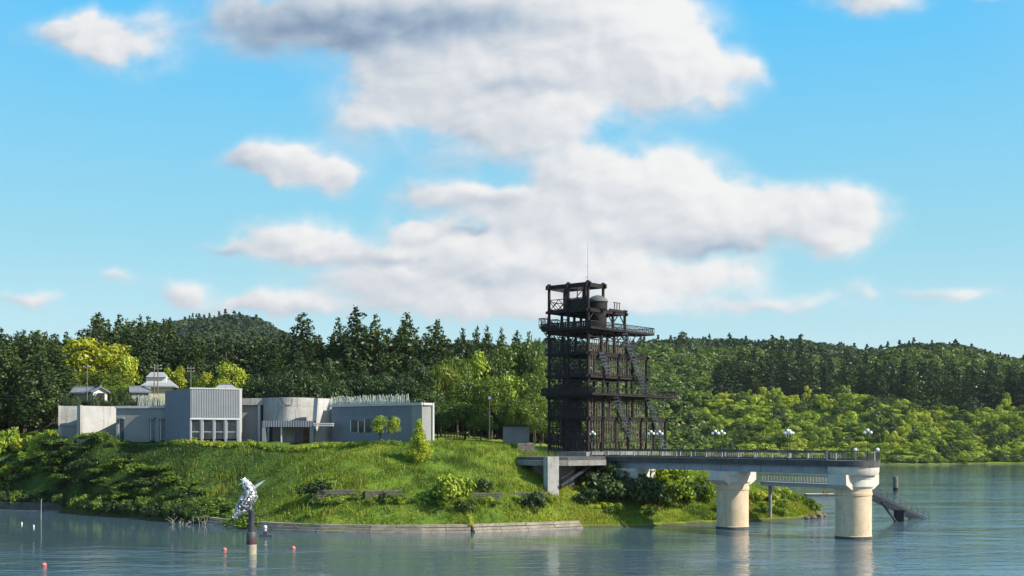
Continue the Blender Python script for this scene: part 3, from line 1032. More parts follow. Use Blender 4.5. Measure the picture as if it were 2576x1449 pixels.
# slatted screens on the sunlit face and behind
def slats(k, wa, wb, step, z0, z1, u=0.0, name='slat'):
    n = int((wb - wa) / step)
    for i in range(n + 1):
        piece(name, M['tslat'], TW, (u + random.uniform(-.02, .02), wa + i * step + random.uniform(-.05, .05), (z0 + z1) / 2 + random.uniform(-.06, .06)),
              (0.07, random.uniform(0.10, 0.17), z1 - z0), rot=(random.gauss(0, .006), 0, 0))
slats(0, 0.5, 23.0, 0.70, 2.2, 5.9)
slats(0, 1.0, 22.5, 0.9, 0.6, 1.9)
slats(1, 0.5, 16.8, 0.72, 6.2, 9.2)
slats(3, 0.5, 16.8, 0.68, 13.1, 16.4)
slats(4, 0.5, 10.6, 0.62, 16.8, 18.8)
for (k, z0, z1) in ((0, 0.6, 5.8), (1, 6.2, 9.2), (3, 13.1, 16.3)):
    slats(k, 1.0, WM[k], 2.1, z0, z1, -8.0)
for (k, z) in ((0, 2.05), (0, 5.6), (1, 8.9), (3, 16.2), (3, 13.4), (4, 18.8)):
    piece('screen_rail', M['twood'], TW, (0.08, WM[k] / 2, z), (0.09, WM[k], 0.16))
# decks with railings
def deck(z, polys, name='deck'):
    for (u0, u1, w0, w1) in polys:
        tp(name, MB().box(((u0 + u1) / 2, (w0 + w1) / 2, z), (u1 - u0, w1 - w0, 0.26)), M['twood'])
def rail(p, q, z, h=1.15, boards=False, step=0.42, mat=None, cross=False):
    p = Vector((p[0], p[1], z)); q = Vector((q[0], q[1], z))
    L = (q - p).length
    an = math.atan2(q.y - p.y, q.x - p.x)
    mat = mat or M['twood']
    r = piece('deck_railing', mat, TW, ((p.x + q.x) / 2, (p.y + q.y) / 2, z + h), (L, 0.11, 0.11), an)
    piece('railing_foot', mat, TW, ((p.x + q.x) / 2, (p.y + q.y) / 2, z + 0.22), (L, 0.07, 0.10), an)
    n = max(1, int(L / step))
    for i in range(n + 1):
        c = p.lerp(q, i / n)
        wid = 0.07
        if boards:
            wid = step * 0.8
        piece('rail_board' if boards else 'baluster', mat, TW, (c.x, c.y, z + h * 0.55), (wid, 0.05, h * 0.85), an)
    if cross:
        mb = MB()
        xpanel(mb, p, q, z + 0.25, z + h, 0.05, max(1, int(L / 1.3)))
        tp('railing_cross', mb, mat)
D1Z, D2Z = LV[2] + 0.05, LV[5] + 0.05
deck(D1Z + 0.04, [(-8.9, 1.5, -0.9, 17.6), (-2.6, 1.5, 17.6, 25.0)])
rail((-8.9, -0.9), (1.5, -0.9), D1Z, boards=True, step=0.36)
rail((1.5, -0.9), (1.5, 25.0), D1Z, boards=False, step=0.40)
rail((1.5, 25.0), (-2.6, 25.0), D1Z)
rail((-8.9, -0.9), (-8.9, 8.0), D1Z)
deck(D2Z + 0.04, [(-8.9, 1.2, -0.9, 11.2), (-2.8, 1.2, 11.2, 17.6)])
rail((-8.9, -0.9), (1.2, -0.9), D2Z, boards=True, step=0.36)
rail((1.2, -0.9), (1.2, 9.5), D2Z, step=0.3)
rail((1.2, 9.5), (1.2, 17.6), D2Z, step=0.38, mat=M['tmetal'], cross=True)
rail((1.2, 17.6), (-2.8, 17.6), D2Z, step=0.38, mat=M['tmetal'], cross=True)
rail((-8.9, -0.9), (-8.9, 9.0), D2Z)
rail((-2.8, 11.2), (-2.8, 17.6), D2Z)
for (z, w0, w1) in ((D1Z, 17.2, 21.5), (D2Z, 11.0, 14.6)):
    for u in (-2.2, 0.8):
        tp('deck_strut', MB().bar((u, w0, z - 3.0), (u, w1, z - 0.15), 0.16).bar((u, w0, z - 1.7), (u, w1 - 1.6, z - 0.15), 0.12), M['tmetal'])
# side balcony
deck(21.1, [(-10.0, -8.0, -0.2, 2.6)], 'balcony_deck')
for (p, q) in (((-10.0, -0.2), (-8.2, -0.2)), ((-10.0, -0.2), (-10.0, 2.6)), ((-10.0, 2.6), (-8.2, 2.6))):
    rail(p, q, 21.15, 1.5, step=0.5, mat=M['tmetal'], cross=True)
tp('balcony_strut', MB().bar((-9.8, 0.2, 21.0), (-8.1, 0.2, 19.0), 0.14).bar((-9.8, 2.2, 21.0), (-8.1, 2.2, 19.0), 0.14), M['tmetal'])
for zz in (10.6, 13.9, 17.4, 19.2):
    tp('side_bracket', MB().box((-8.75, 1.3, zz), (1.2, 1.6, 0.5)).bar((-9.3, 1.3, zz - .1), (-8.2, 1.3, zz - 1.6), 0.12), M['tmetal'])
# upper rooms
for k in (5, 6):
    z0 = LV[k]
    mb = MB()
    xpanel(mb, (-7.75, 0, 0), (-4.25, 0, 0), z0 + 0.15, z0 + 1.75, 0.09, 2)
    xpanel(mb, (-3.75, 0, 0), (-0.25, 0, 0), z0 + 0.15, z0 + (1.2 if k == 5 else 1.75), 0.09, 2)
    xpanel(mb, (-8, 0.2, 0), (-8, WM[k] - .2, 0), z0 + 0.15, z0 + 1.5, 0.09, 2)
    xpanel(mb, (-7.75, WM[k], 0), (-0.25, WM[k], 0), z0 + 0.15, z0 + 1.5, 0.09, 3)
    tp('lattice', mb, M['twood'])
for j in range(9):
    piece('wall_board', M['twood'], TW, (-3.6 + j * 0.42, 0.05, LV[6] + 0.85), (0.38, 0.06, 1.6))
tp('roof_beams', MB().bar((-8.6, 0, LV[7]), (0.6, 0, LV[7]), 0.36).bar((-8.6, 4.2, LV[7]), (0.6, 4.2, LV[7]), 0.36).bar((0, -.6, LV[7] - .05), (0, 4.9, LV[7] - .05), 0.36).bar((-8, -.6, LV[7] - .05), (-8, 4.9, LV[7] - .05), 0.36).bar((-4, -.4, LV[7] - .05), (-4, 4.6, LV[7] - .05), 0.3), M['twood'])
for (p_, q_, w_) in (((-7.8, 4.2, 24), (-4.2, 4.2, 27.5), .1), ((-5.2, 1.0, 24), (-5.2, 1.0, 27.6), .16), ((-2.2, 2.2, 24), (-2.2, 2.2, 27.6), .3), ((-2.9, 1.0, 25.2), (-2.9, 1.0, 27.6), .12)):
    tp('roof_prop', MB().bar(p_, q_, w_), M['twood'])
dr = tp('stair_drum', MB().lathe((-0.9, 3.9, 0), [(1.35, 20.6), (1.35, 23.6), (1.6, 23.9), (1.6, 25.1)], 20), M['twood'], smooth=True)
MB().lathe((-0.9, 3.9, 0), [(1.75, 25.1), (1.75, 25.25), (1.5, 25.6), (1.0, 26.0), (0.4, 26.2), (0.05, 26.25)], 20).build('dome_roof', M['troof'], dr, True)
tp('upper_beam', MB().bar((0, 6.0, 24.0), (0, 10.8, 24.0), .3).bar((-8, 6.0, 24.0), (-8, 10.8, 24.0), .3).bar((-8.4, 10.4, 24.0), (.5, 10.4, 24.0), .3), M['twood'])
for j in range(5):
    piece('baluster', M['tread'] if j % 2 else M['twood'], TW, (0.0, 7.4 + j * 0.36, 24.7), (0.09, 0.12, 1.3))
piece('deck_railing', M['twood'], TW, (0.0, 8.1, 25.3), (0.1, 2.0, 0.1))
for k in (4, 5):
    mb = MB()
    for ww in bays(WM[k])[:-1]:
        mb.bar((0, ww + .2, LV[k] + (2.2 if k == 4 else 1.5)), (0, ww + 1.7, LV[k + 1] - 0.4), 0.14)
        mb.bar((0, ww + 3.2, LV[k] + (2.2 if k == 4 else 1.5)), (0, ww + 1.9, LV[k + 1] - 0.4), 0.14)
    tp('knee_brace', mb, M['twood'])
# outer stairs
def flight(z1, w1, z0, w0, u):
    n = max(4, int((z1 - z0) / 0.52))
    fl = MB()
    for s in (-0.48, 0.48):
        fl.bar((u + s, w1, z1), (u + s, w0, z0), 0.06, 0.18)
        fl.bar((u + s, w1, z1 + 1.0), (u + s, w0, z0 + 1.0), 0.04)
        for i in range(0, n + 1, 3):
            t = i / n
            fl.bar((u + s, w1 + (w0 - w1) * t, z1 + (z0 - z1) * t), (u + s, w1 + (w0 - w1) * t, z1 + (z0 - z1) * t + 1.0), 0.03)
    f = tp('stair_flight', fl, M['tmetal'])
    for i in range(n):
        t = (i + 0.5) / n
        piece('stair_tread', M['tread'], f, (u, w1 + (w0 - w1) * t, z1 + (z0 - z1) * t), (0.86, 0.30, 0.20))
for (z1, w1, z0, w0) in ((20.4, 9.0, 16.8, 11.2), (16.8, 11.4, 13.1, 13.6), (13.1, 13.8, 9.8, 15.7), (9.7, 15.9, 6.2, 18.2), (6.2, 18.4, 2.4, 20.4), (2.4, 20.6, 0.0, 22.4)):
    flight(z1, w1, z0, w0, 0.85)
for (z1, w1, z0, w0) in ((16.8, 2.6, 13.1, 4.8), (9.7, 6.6, 6.2, 8.8), (6.2, 9.0, 2.2, 11.6)):
    flight(z1, w1, z0, w0, 0.75)
an_ = empty('antenna_mast', TW.matrix_world @ Vector((0, 0, 0)))
bpy.context.view_layer.update()
tip = TW.matrix_world @ Vector((-0.2, 0.0, LV[7] + 0.35))
an_.location = tip
tag(an_, 'thin pale twin antenna poles rising above the tower roof', 'antenna')
MB().cyl((-0.10, 0, 0), (-0.10, 0, 6.1), 0.055, 0.03, 6).build('pole', M['globe'], an_)
MB().cyl((0.12, 0, 0), (0.12, 0, 6.2), 0.065, 0.035, 6).build('pole', M['antenna'], an_)
MB().box((0, 0, 0.6), (0.4, 0.12, 0.1)).box((0, 0, 2.4), (0.34, 0.1, 0.08)).build('clamp', M['antenna'], an_)

# ------------------------------------------------------------------ bridge
BA = math.atan2(0.804, -0.595)
BR = empty('footbridge', (44.1, 154.0, 0), BA)
tag(BR, 'grey footbridge on round concrete piers leading out from the tower', 'bridge')
BLN = 52.0
MB().prism([(2.6, -2.05), (BLN, -2.05), (BLN, 2.05), (2.6, 2.05)], 9.30, 10.08).build('deck_slab', M['slab'], BR)
MB().box((BLN / 2 + 1.2, 0, 8.78), (BLN - 2.4, 2.9, 1.02)).build('girder', M['girder'], BR)
gm = MB()
for i in range(14):
    gm.box((3.4 + i * 3.7, 1.47, 8.80), (0.09, 0.12, 0.95))
gm.box((BLN / 2 + 1.2, 1.5, 8.30), (BLN - 2.6, 0.2, 0.07))
gm.build('girder_stiffeners', M['girder'], BR)
ring = [(math.cos(a) * 3.35, math.sin(a) * 3.35) for a in [2 * math.pi * i / 28 for i in range(28)]]
MB().prism(ring, 9.30, 10.05).build('end_platform', M['slab'], BR, True)
def bridge_rail(side):
    pn = 'railing_post'
    a0 = 2.8
    n = 16
    step = (BLN - a0) / n
    y = 1.92 * side
    piece('top_rail', M['rail'], BR, ((a0 + BLN) / 2, y, 11.2), (BLN - a0, 0.18, 0.19))
    piece('middle_rail', M['rail'], BR, ((a0 + BLN) / 2, y, 11.0), (BLN - a0, 0.06, 0.06))
    piece('bottom_rail', M['rail'], BR, ((a0 + BLN) / 2, y, 10.2), (BLN - a0, 0.14, 0.16))
    for i in range(n + 1):
        piece(pn, M['railpost'], BR, (a0 + i * step, y, 10.62), (0.17, 0.17, 1.22))
        if i < n:
            for j in range(1, 8):
                piece('baluster', M['rail'] if (i % 3) else M['railpost'], BR, (a0 + (i + j / 8) * step, y, 10.6), (0.045, 0.045, 0.82))
bridge_rail(1)
bridge_rail(-1)
mb1, mb2 = MB(), MB()
gap = math.asin(1.92 / 3.2)
K = 30
angs = [gap + (2 * math.pi - 2 * gap) * i / K for i in range(K + 1)]
for i in range(K):
    a, b = angs[i], angs[i + 1]
    pa, pb = (3.2 * math.cos(a), 3.2 * math.sin(a)), (3.2 * math.cos(b), 3.2 * math.sin(b))
    mb1.bar((pa[0], pa[1], 11.22), (pb[0], pb[1], 11.22), 0.15, 0.13)
    mb2.bar((pa[0], pa[1], 10.2), (pb[0], pb[1], 10.2), 0.07, 0.08)
    for t in (0.0, 0.5):
        c = (pa[0] * (1 - t) + pb[0] * t, pa[1] * (1 - t) + pb[1] * t)
        if i % 5 == 0 and t == 0:
            piece('railing_post', M['railpost'], BR, (c[0], c[1], 10.62), (0.16, 0.16, 1.22), a)
        else:
            piece('baluster', M['rail'], BR, (c[0], c[1], 10.6), (0.05, 0.05, 0.9), a)
mb1.build('curved_top_rail', M['rail'], BR)
mb2.build('curved_bottom_rail', M['rail'], BR)
def bpier(x, zb, shaft=True):
    s = MB().lathe((x, 0, 0), [(2.34, zb), (2.34, 0.38), (2.27, 0.42), (2.27, 5.55), (2.36, 5.60), (2.36, 5.95), (2.30, 6.0), (2.30, 6.45)], 40)
    p = s.build('pier_shaft', M['conc_warm'], BR, True)
    MB().lathe((x, 0, 0), [(2.352, -0.2), (2.352, 0.36)], 40).build('waterline_stain', M['slab'], p, True)
    # hammerhead cap: rounded nose towards the end, wings across
    c = MB()
    prof = [(-3.35, 8.28), (3.35, 8.28), (3.35, 7.0), (2.2, 6.35), (-2.2, 6.35), (-3.35, 7.0)]
    vs = [(x - 1.45, y, z) for y, z in prof] + [(x + 1.45, y, z) for y, z in prof]
    n = len(prof)
    c.add(vs, [tuple(range(n)), tuple(range(2 * n - 1, n - 1, -1))] + [((i + 1) % n, i, n + i, n + (i + 1) % n) for i in range(n)])
    cp = c.build('pier_cap', M['conc_cap'], BR)
    MB().lathe((x, 0, 0), [(2.30, 6.44), (2.55, 6.75), (2.55, 7.7), (2.62, 7.74), (2.62, 8.28)], 40).build('cap_collar', M['conc_cap'], cp, True)
    MB().box((x, 1.0, 8.31), (0.9, 0.9, 0.1)).box((x, -1.0, 8.31), (0.9, 0.9, 0.1)).build('bearing', M['rail'], cp)
bpier(0.0, -4.0)
bpier(21.0, -4.0)
bpier(42.0, 0.5)
MB().lathe((0, 0, 0), [(3.0, 8.2), (3.2, 8.6), (3.2, 9.31)], 32).build('platform_soffit', M['conc_cap'], BR, True)

def street_lamp(x, y, label):
    bpy.context.view_layer.update()
    w = BR.matrix_world @ Vector((x, y, 10.03))
    r = empty('street_lamp', w, BA + math.radians(40))
    tag(r, label, 'lamp', 'globe lamps along the footbridge')
    MB().lathe((0, 0, 0), [(0.16, 0), (0.16, 0.25), (0.09, 0.35), (0.07, 1.2), (0.085, 1.25), (0.055, 1.3), (0.05, 3.55), (0.09, 3.6), (0.05, 3.65)], 8).build('post', M['lamppost'], r, True)
    am = MB()
    for s in (-1, 1):
        pts = [Vector((0, 0, 3.2)), Vector((s * 0.22, 0, 3.12)), Vector((s * 0.38, 0, 3.25)), Vector((s * 0.38, 0, 3.42))]
        for a, b in zip(pts[:-1], pts[1:]):
            am.cyl(a, b, 0.03, 0.03, 6)
    am.build('bracket', M['lamppost'], r)
    for (gx_, gz_) in ((-0.38, 3.62), (0.38, 3.62), (0, 3.92)):
        g = MB().sphere((gx_, 0, gz_), 0.215, 12, 8).build('globe', M['globe'], r, True)
        MB().lathe((gx_, 0, gz_), [(0.03, 0.20), (0.07, 0.21), (0.03, 0.28)], 6).build('finial', M['lamppost'], g)
street_lamp(9.4, 1.75, 'triple globe lamp on the near rail between the two tall piers')
street_lamp(12.0, -1.75, 'triple globe lamp on the far rail between the two tall piers')
street_lamp(22.7, 1.75, 'triple globe lamp on the near rail above the inner pier')
street_lamp(24.8, -1.75, 'triple globe lamp on the far rail above the inner pier')
street_lamp(36.1, 1.75, "triple globe lamp on the near rail at the tower's right corner")
street_lamp(37.9, -1.75, "triple globe lamp on the far rail at the tower's right corner")
street_lamp(49.9, 1.75, "triple globe lamp standing against the tower's dark front")
street_lamp(-2.2, 0.0, 'triple globe lamp alone on the round end platform')
def post_lamp(x, y, label):
    w = BR.matrix_world @ Vector((x, y, 10.03))
    r = empty('post_lamp', w)
    tag(r, label, 'lamp', 'low globe lamps on the end platform')
    MB().lathe((0, 0, 0), [(0.12, 0), (0.12, .15), (0.07, .2), (0.07, 1.15), (0.12, 1.2)], 8).build('post', M['lamppost'], r, True)
    MB().sphere((0, 0, 1.42), 0.25, 12, 8).build('globe', M['globe'], r, True)
post_lamp(-0.9, -0.6 + 1.4, 'low white globe lamp left of the tall lamp on the end platform')
post_lamp(-2.5, -1.6, 'low white globe lamp right of the tall lamp on the end platform')

# lower landing walkway and steps into the lake
wa, wb_ = Vector((*XD(1925, 190), 6.1)), Vector((*XD(2150, 176), 6.1))
lw = empty('landing_walkway', wa)
tag(lw, 'low steel walkway with pale balusters under the footbridge', 'walkway')
dv = wb_ - wa
lw.rotation_euler = (0, 0, math.atan2(dv.y, dv.x))
LL = dv.length
MB().box((LL / 2, 0, -0.12), (LL, 2.2, 0.22)).build('deck', M['railpost'], lw)
MB().box((LL / 2, 1.0, -0.42), (LL, 0.2, 0.42)).box((LL / 2, -1.0, -0.42), (LL, 0.2, 0.42)).build('beam', M['girder'], lw)
for s in (-1, 1):
    piece('top_rail', M['railpost'], lw, (LL / 2, s * 1.0, 1.1), (LL, 0.08, 0.08))
    piece('bottom_rail', M['railpost'], lw, (LL / 2, s * 1.0, 0.12), (LL, 0.06, 0.06))
    for i in range(int(LL / 0.6)):
        piece('baluster', M['railpost'], lw, (0.3 + i * 0.6, s * 1.0, 0.6), (0.09, 0.07, 1.0))
for f in (0.06,):
    MB().cyl((LL * f, 0, -8), (LL * f, 0, -0.6), 0.28, 0.28, 10).build('support_post', M['conc_dark'], lw, True)
s0, s1 = Vector((*XD(2146, 172), 6.0)), Vector((*XD(2320, 193.5), -0.3))
st = empty('water_steps', s1)
tag(st, 'dark steel steps with railings running down into the lake behind the end pier', 'stairs')
dv = s0 - s1
st.rotation_euler = (0, 0, math.atan2(dv.y, dv.x))
run = math.hypot(dv.x, dv.y)
sm = MB()
for s in (-1.1, 1.1):
    sm.bar((-0.6, s, -0.2), (run, s, dv.z), 0.14, 0.5)
sm.build('stringer', M['tmetal'], st)
hm_ = MB()
for s in (-1.1, 1.1):
    for h in (0.55, 1.05):
        hm_.bar((-0.3, s, 0.1 + h), (run, s, dv.z + h), 0.07)
    for i in range(12):
        t = i / 11
        hm_.bar((run * t, s, dv.z * t), (run * t, s, dv.z * t + 1.05), 0.07)
hm_.build('handrail', M['rail'], st)
for i in range(34):
    t = (i + 0.5) / 34
    piece('stair_tread', M['rail'], st, (run * t, 0, dv.z * t + 0.18), (0.36, 2.1, 0.09))
MB().box((run * 0.36, 0, dv.z * 0.36 - 2.1), (0.35, 1.6, 3.8)).bar((run * 0.36, 0, -0.4), (run * 0.62, 0, dv.z * 0.62 - 0.3), 0.25).build('step_support', M['tmetal'], st)

# terrace and concrete supports at the tower foot
tr = empty('tower_terrace', (*XD(1400, 186), 6.0))
tag(tr, "rounded grey concrete terrace on a pale pillar at the tower's foot", 'terrace')
TL = -Vector(tr.location)
tpoly = [XD(p, d) for p, d in ((1297, 187), (1303, 184.5), (1322, 182), (1350, 180), (1390, 178.6), (1430, 178.8), (1480, 181), (1525, 184), (1525, 196), (1380, 196), (1310, 193))]
MB().prism(tpoly, ZY(1171, 181), ZY(1158, 181)).build('terrace_slab', M['conc_dark'], tr, False, TL)
cs = seg(XD(1300, 184), XD(1520, 184), -0.8)
MB().prism([(x + cs[0], y + cs[1] + 0.6) for x, y in tpoly], ZY(1158, 181), ZY(1150, 181)).build('parapet', M['slab'], tr, False, TL)
a, b = XD(1378, 177.8), XD(1406, 178.6)
MB().prism(deep(a, b, 1.4), 4.0, ZY(1149, 178)).build('pillar', M['conc'], tr, False, TL)
a, b = XD(1340, 183.5), XD(1445, 183.5)
MB().prism(deep(a, b, 1.0), 4.0, ZY(1171, 182)).build('rear_wall', M['conc_dark'], tr, False, TL)
a, b = P(1497, 1164, 184), P(1412, 1222, 178.4)
sm = MB()
for off in (0, 1.6):
    sm.bar(a + Vector((0, off, 0)), b + Vector((0, off, 0)), 0.12, 0.45)
    sm.bar(a + Vector((0, off, 1.0)), b + Vector((0, off, 1.0)), 0.07)
sf = sm.build('stair_flight', M['tmetal'], tr, False, TL)
for i in range(12):
    c = a.lerp(b, (i + .5) / 12) + Vector((0, 0.8, 0.1))
    piece('stair_tread', M['slab'], sf, c, (0.5, 1.5, 0.08))
for px in (1462, 1474, 1484):
    v = P(px, 1190, 185)
    piece('prop_post', M['tmetal'], tr, v + TL, (0.16, 0.16, 4.6))
# pale bollard-like supports peeping out below the girder
for px, d in ((1583, 184), (1600, 185)):
    pass

# ------------------------------------------------------------------ waterside details
def revet_part(pa, pb, label):
    d0, d1 = dw(pa[1]), dw(pb[1])
    a, b = Vector((*XD(pa[0], d0), 0)), Vector((*XD(pb[0], d1), 0))
    r = empty('revetment', a)
    tag(r, label, 'embankment', 'stepped revetment along the near shore')
    an = math.atan2(b.y - a.y, b.x - a.x)
    r.rotation_euler = (0, 0, an)
    L = (b - a).length
    n = max(1, round(L / 3.6))
    for c in range(3):
        for i in range(n):
            piece('revetment_beam', M['revet'], r, ((i + 0.5) * L / n, 0.45 + c * 0.42 + random.uniform(-.05, .05), 0.02 + c * 0.42 + random.uniform(-.03, .03)), (L / n - random.uniform(.03, .09), 0.8, 0.34), random.uniform(-.006, .006))
    MB().box((L / 2, 1.3, 0.1), (L, 1.4, 1.0)).build('backing', M['conc_dark'], r)
rp = [(512, 1319.5), (600, 1329), (690, 1335), (800, 1338.5), (930, 1340.5), (1060, 1341), (1185, 1339.5)]
rl = ['left end of the stepped concrete revetment by the dead branches', 'stepped concrete revetment behind the bird column', 'stepped concrete revetment right behind the small raft',
      'stepped concrete revetment below the round shrub', 'middle stretch of the stepped concrete revetment', 'stepped concrete revetment left of the overgrown break']
for i in range(6):
    revet_part(rp[i], rp[i + 1], rl[i])
revet_part((1195, 1339.5), (1330, 1334.5), 'cleaner stepped revetment right of the overgrown break')
revet_part((1330, 1334.5), (1468, 1329), 'right end of the stepped revetment tapering into the grass')

def ray_ground(px, py, d0=150.0, d1=260.0):
    ds = np.arange(d0, d1, 0.2)
    hh = height((px - 1288) / FOC * ds, ds)
    ok = np.nonzero(hh >= EYE - (py - HOR) * ds / FOC)[0]
    return float(ds[ok[0]]) if len(ok) else d1
def slab_wall(pa, pb, ya, yb, d, label):
    d = ray_ground((pa + pb) / 2, yb) + 0.1
    a, b = Vector((*XD(pa, d), ZY(yb, d) - 0.6)), Vector((*XD(pb, d + 0.6), ZY(yb, d) - 0.6))
    r = empty('terrace_wall', a)
    tag(r, label, 'wall')
    r.rotation_euler = (0, 0, math.atan2(b.y - a.y, b.x - a.x))
    L = (b - a).length
    h = ZY(ya, d) - ZY(yb, d) + 0.45
    n = max(2, round(L / 2.4))
    for c in range(6):
        for i in range(n):
            piece('wall_plank', M['woodgrey'], r, ((i + .5) * L / n, c * 0.05 + random.uniform(-.04, .04), h * (c + .5) / 6), (L / n - .05, 0.3, h / 6 - 0.07))
    MB().box((L / 2, 2.4, h / 2 - 0.1), (L, 4.2, h)).build('backing', M['ground'], r)
slab_wall(785, 905, 1229, 1257, 170.6, 'grey horizontal plank retaining wall in the grass below the museum')
slab_wall(918, 1012, 1231, 1257, 170.4, 'shorter plank retaining wall half hidden by grass')
slab_wall(1185, 1265, 1237, 1259, 171.5, 'plank retaining wall hidden behind the leafy bush')
slab_wall(1278, 1372, 1236, 1262, 172.5, 'overgrown plank retaining wall below the terrace')
slab_wall(1302, 1345, 1112, 1142, 192, "weathered timber retaining wall beside the tower's dark foot")

# low retaining wall at the left shore
a, b = Vector((*XD(-120, 218), 0)), Vector((*XD(285, 209), 0))
r = empty('shore_wall', a)
tag(r, 'low dark retaining wall with a pale kerb line at the left shore', 'wall')
r.rotation_euler = (0, 0, math.atan2(b.y - a.y, b.x - a.x))
L = (b - a).length
MB().box((L / 2, 0.4, 0.7), (L, 0.6, 1.6)).build('wall_face', M['slab'], r)
MB().box((L / 2, -0.05, 0.02), (L, 0.5, 0.16)).build('kerb', M['conc_dark'], r)

# ------------------------------------------------------------------ bird sculpture on its column
cx, cy = XD(632.5, 132.5)
colm = empty('sculpture_column', (cx, cy, 0))
tag(colm, 'dark stepped column with a red band rising from the water', 'column')
MB().lathe((0, 0, 0), [(0.56, -4), (0.56, 0.9)], 24).build('base_ring', M['tan'], colm, True)
MB().lathe((0, 0, 0), [(0.575, 0.90), (0.575, 1.12)], 24).build('white_ring', M['conc'], colm, True)
MB().lathe((0, 0, 0), [(0.57, 1.12), (0.57, 1.42)], 24).build('red_band', M['rust'], colm, True)
MB().lathe((0, 0, 0), [(0.565, 1.42), (0.565, 2.40), (0.50, 2.50), (0.345, 2.52), (0.345, 4.75), (0.38, 4.8), (0.38, 4.95)], 24).build('shaft', M['column'], colm, True)

bird = empty('bird_sculpture', (cx, cy, 4.95))
tag(bird, 'shiny scrap metal bird sculpture with a long beak perched on the column', 'sculpture')
def bp(px, py):
    return Vector(((px - 632.5) * 132.5 / FOC, 0, ZY(py, 132.5) - 4.95))
spine = [(bp(588, 1300), 0.07, 0.10), (bp(597, 1288), 0.30, 0.26), (bp(610, 1275), 0.60, 0.48), (bp(621, 1261), 0.78, 0.60), (bp(630, 1246), 0.72, 0.55), (bp(630, 1233), 0.48, 0.42), (bp(622, 1222), 0.44, 0.40), (bp(617, 1212), 0.28, 0.26), (bp(614, 1206), 0.08, 0.08)]
bm_ = MB()
NB = 14
rings = []
for i, (c, r1, r2) in enumerate(spine):
    t = (spine[min(i + 1, len(spine) - 1)][0] - spine[max(i - 1, 0)][0]).normalized()
    side = Vector((0, 1, 0))
    up = t.cross(side).normalized()
    rings.append([c + up * (math.cos(2 * math.pi * j / NB) * r1) + side * (math.sin(2 * math.pi * j / NB) * r2) for j in range(NB)])
vs = [v for rg in rings for v in rg]
fs_ = [(i * NB + j, i * NB + (j + 1) % NB, (i + 1) * NB + (j + 1) % NB, (i + 1) * NB + j) for i in range(len(rings) - 1) for j in range(NB)]
fs_ += [tuple(range(NB)), tuple(range(len(rings) * NB - 1, (len(rings) - 1) * NB - 1, -1))]
bm_.add(vs, fs_)
body = bm_.build('body', M['steel_dark'], bird, True)
pl, pk = MB(), MB()
rr = random.Random(3)
for q in range(620):
    i = rr.randrange(len(rings) - 1)
    j = rr.randrange(NB)
    tt = rr.random()
    c = rings[i][j].lerp(rings[i + 1][j], tt)
    ctr = spine[i][0].lerp(spine[i + 1][0], tt)
    n = (c - ctr).normalized()
    n = (n + Vector((rr.gauss(0, .5), rr.gauss(0, .5), rr.gauss(0, .5)))).normalized()
    c = c + n * rr.uniform(0.0, 0.12)
    ax = n.orthogonal().normalized()
    ax = Matrix.Rotation(rr.uniform(0, 6.28), 3, n) @ ax
    ay = n.cross(ax)
    l, w = rr.uniform(.08, .19), rr.uniform(.03, .075)
    b4 = [c + ax * l + ay * w, c - ax * l + ay * w, c - ax * l - ay * w, c + ax * l - ay * w]
    (pl if rr.random() < .80 else pk).add(b4 + [v + n * 0.02 for v in b4], [(0, 1, 2, 3), (7, 6, 5, 4), (0, 4, 5, 1), (1, 5, 6, 2), (2, 6, 7, 3), (3, 7, 4, 0)])  # pale and dark plates mixed so their colour gives the sparkle
po = pl.build('feather_plates', M['steel'], body)
tag(po, kind='stuff')
tag(pk.build('dark_plates', M['steel_dark'], body), kind='stuff')
MB().cyl(bp(626, 1238), bp(652, 1218), 0.21, 0.13, 10).cyl(bp(652, 1218), bp(666, 1208), 0.13, 0.02, 10).build('beak', M['steel'], bird, True)
MB().cyl(bp(612, 1215), bp(599, 1220), 0.09, 0.02, 8).cyl(bp(616, 1210), bp(604, 1206), 0.08, 0.015, 8).build('crest', M['steel'], bird, True)
MB().cyl((0.05, 0.12, -0.02), bp(622, 1262) + Vector((0, 0.15, 0)), 0.07, 0.1, 8).cyl((-0.05, -0.12, -0.02), bp(620, 1262) - Vector((0, 0.15, 0)), 0.07, 0.1, 8).build('leg', M['steel_dark'], bird, True)
MB().cyl(bp(594, 1288), bp(588, 1304), 0.16, 0.05, 8).cyl(bp(598, 1290), bp(596, 1306), 0.12, 0.03, 8).build('tail', M['steel'], bird, True)

rx, ry = XD(671, 157)
raft = empty('float_raft', (rx, ry, 0))
tag(raft, 'small flat dark raft floating beside the bird column', 'raft')
MB().box((0, 0, 0.10), (1.75, 1.6, 0.34)).build('deck', M['column'], raft)
MB().cyl((-.8, -.6, .02), (.8, -.6, .02), .2, .2, 10).cyl((-.8, .6, .02), (.8, .6, .02), .2, .2, 10).build('float_tube', M['rail'], raft, True)
bx_ = empty('float_pump', (rx - 0.2, ry, 0.28))
tag(bx_, 'small grey domed pump housing standing on the dark raft', 'pump')
MB().lathe((0, 0, 0), [(0.30, 0), (0.30, .32), (0.20, .38), (0.20, .75), (0.26, .80), (0.26, 1.05), (0.14, 1.2), (0.03, 1.24)], 14).build('housing', M['trim'], bx_, True)
MB().box((0.05, -0.2, 0.22), (0.5, 0.4, 0.44)).build('motor_box', M['column'], bx_)

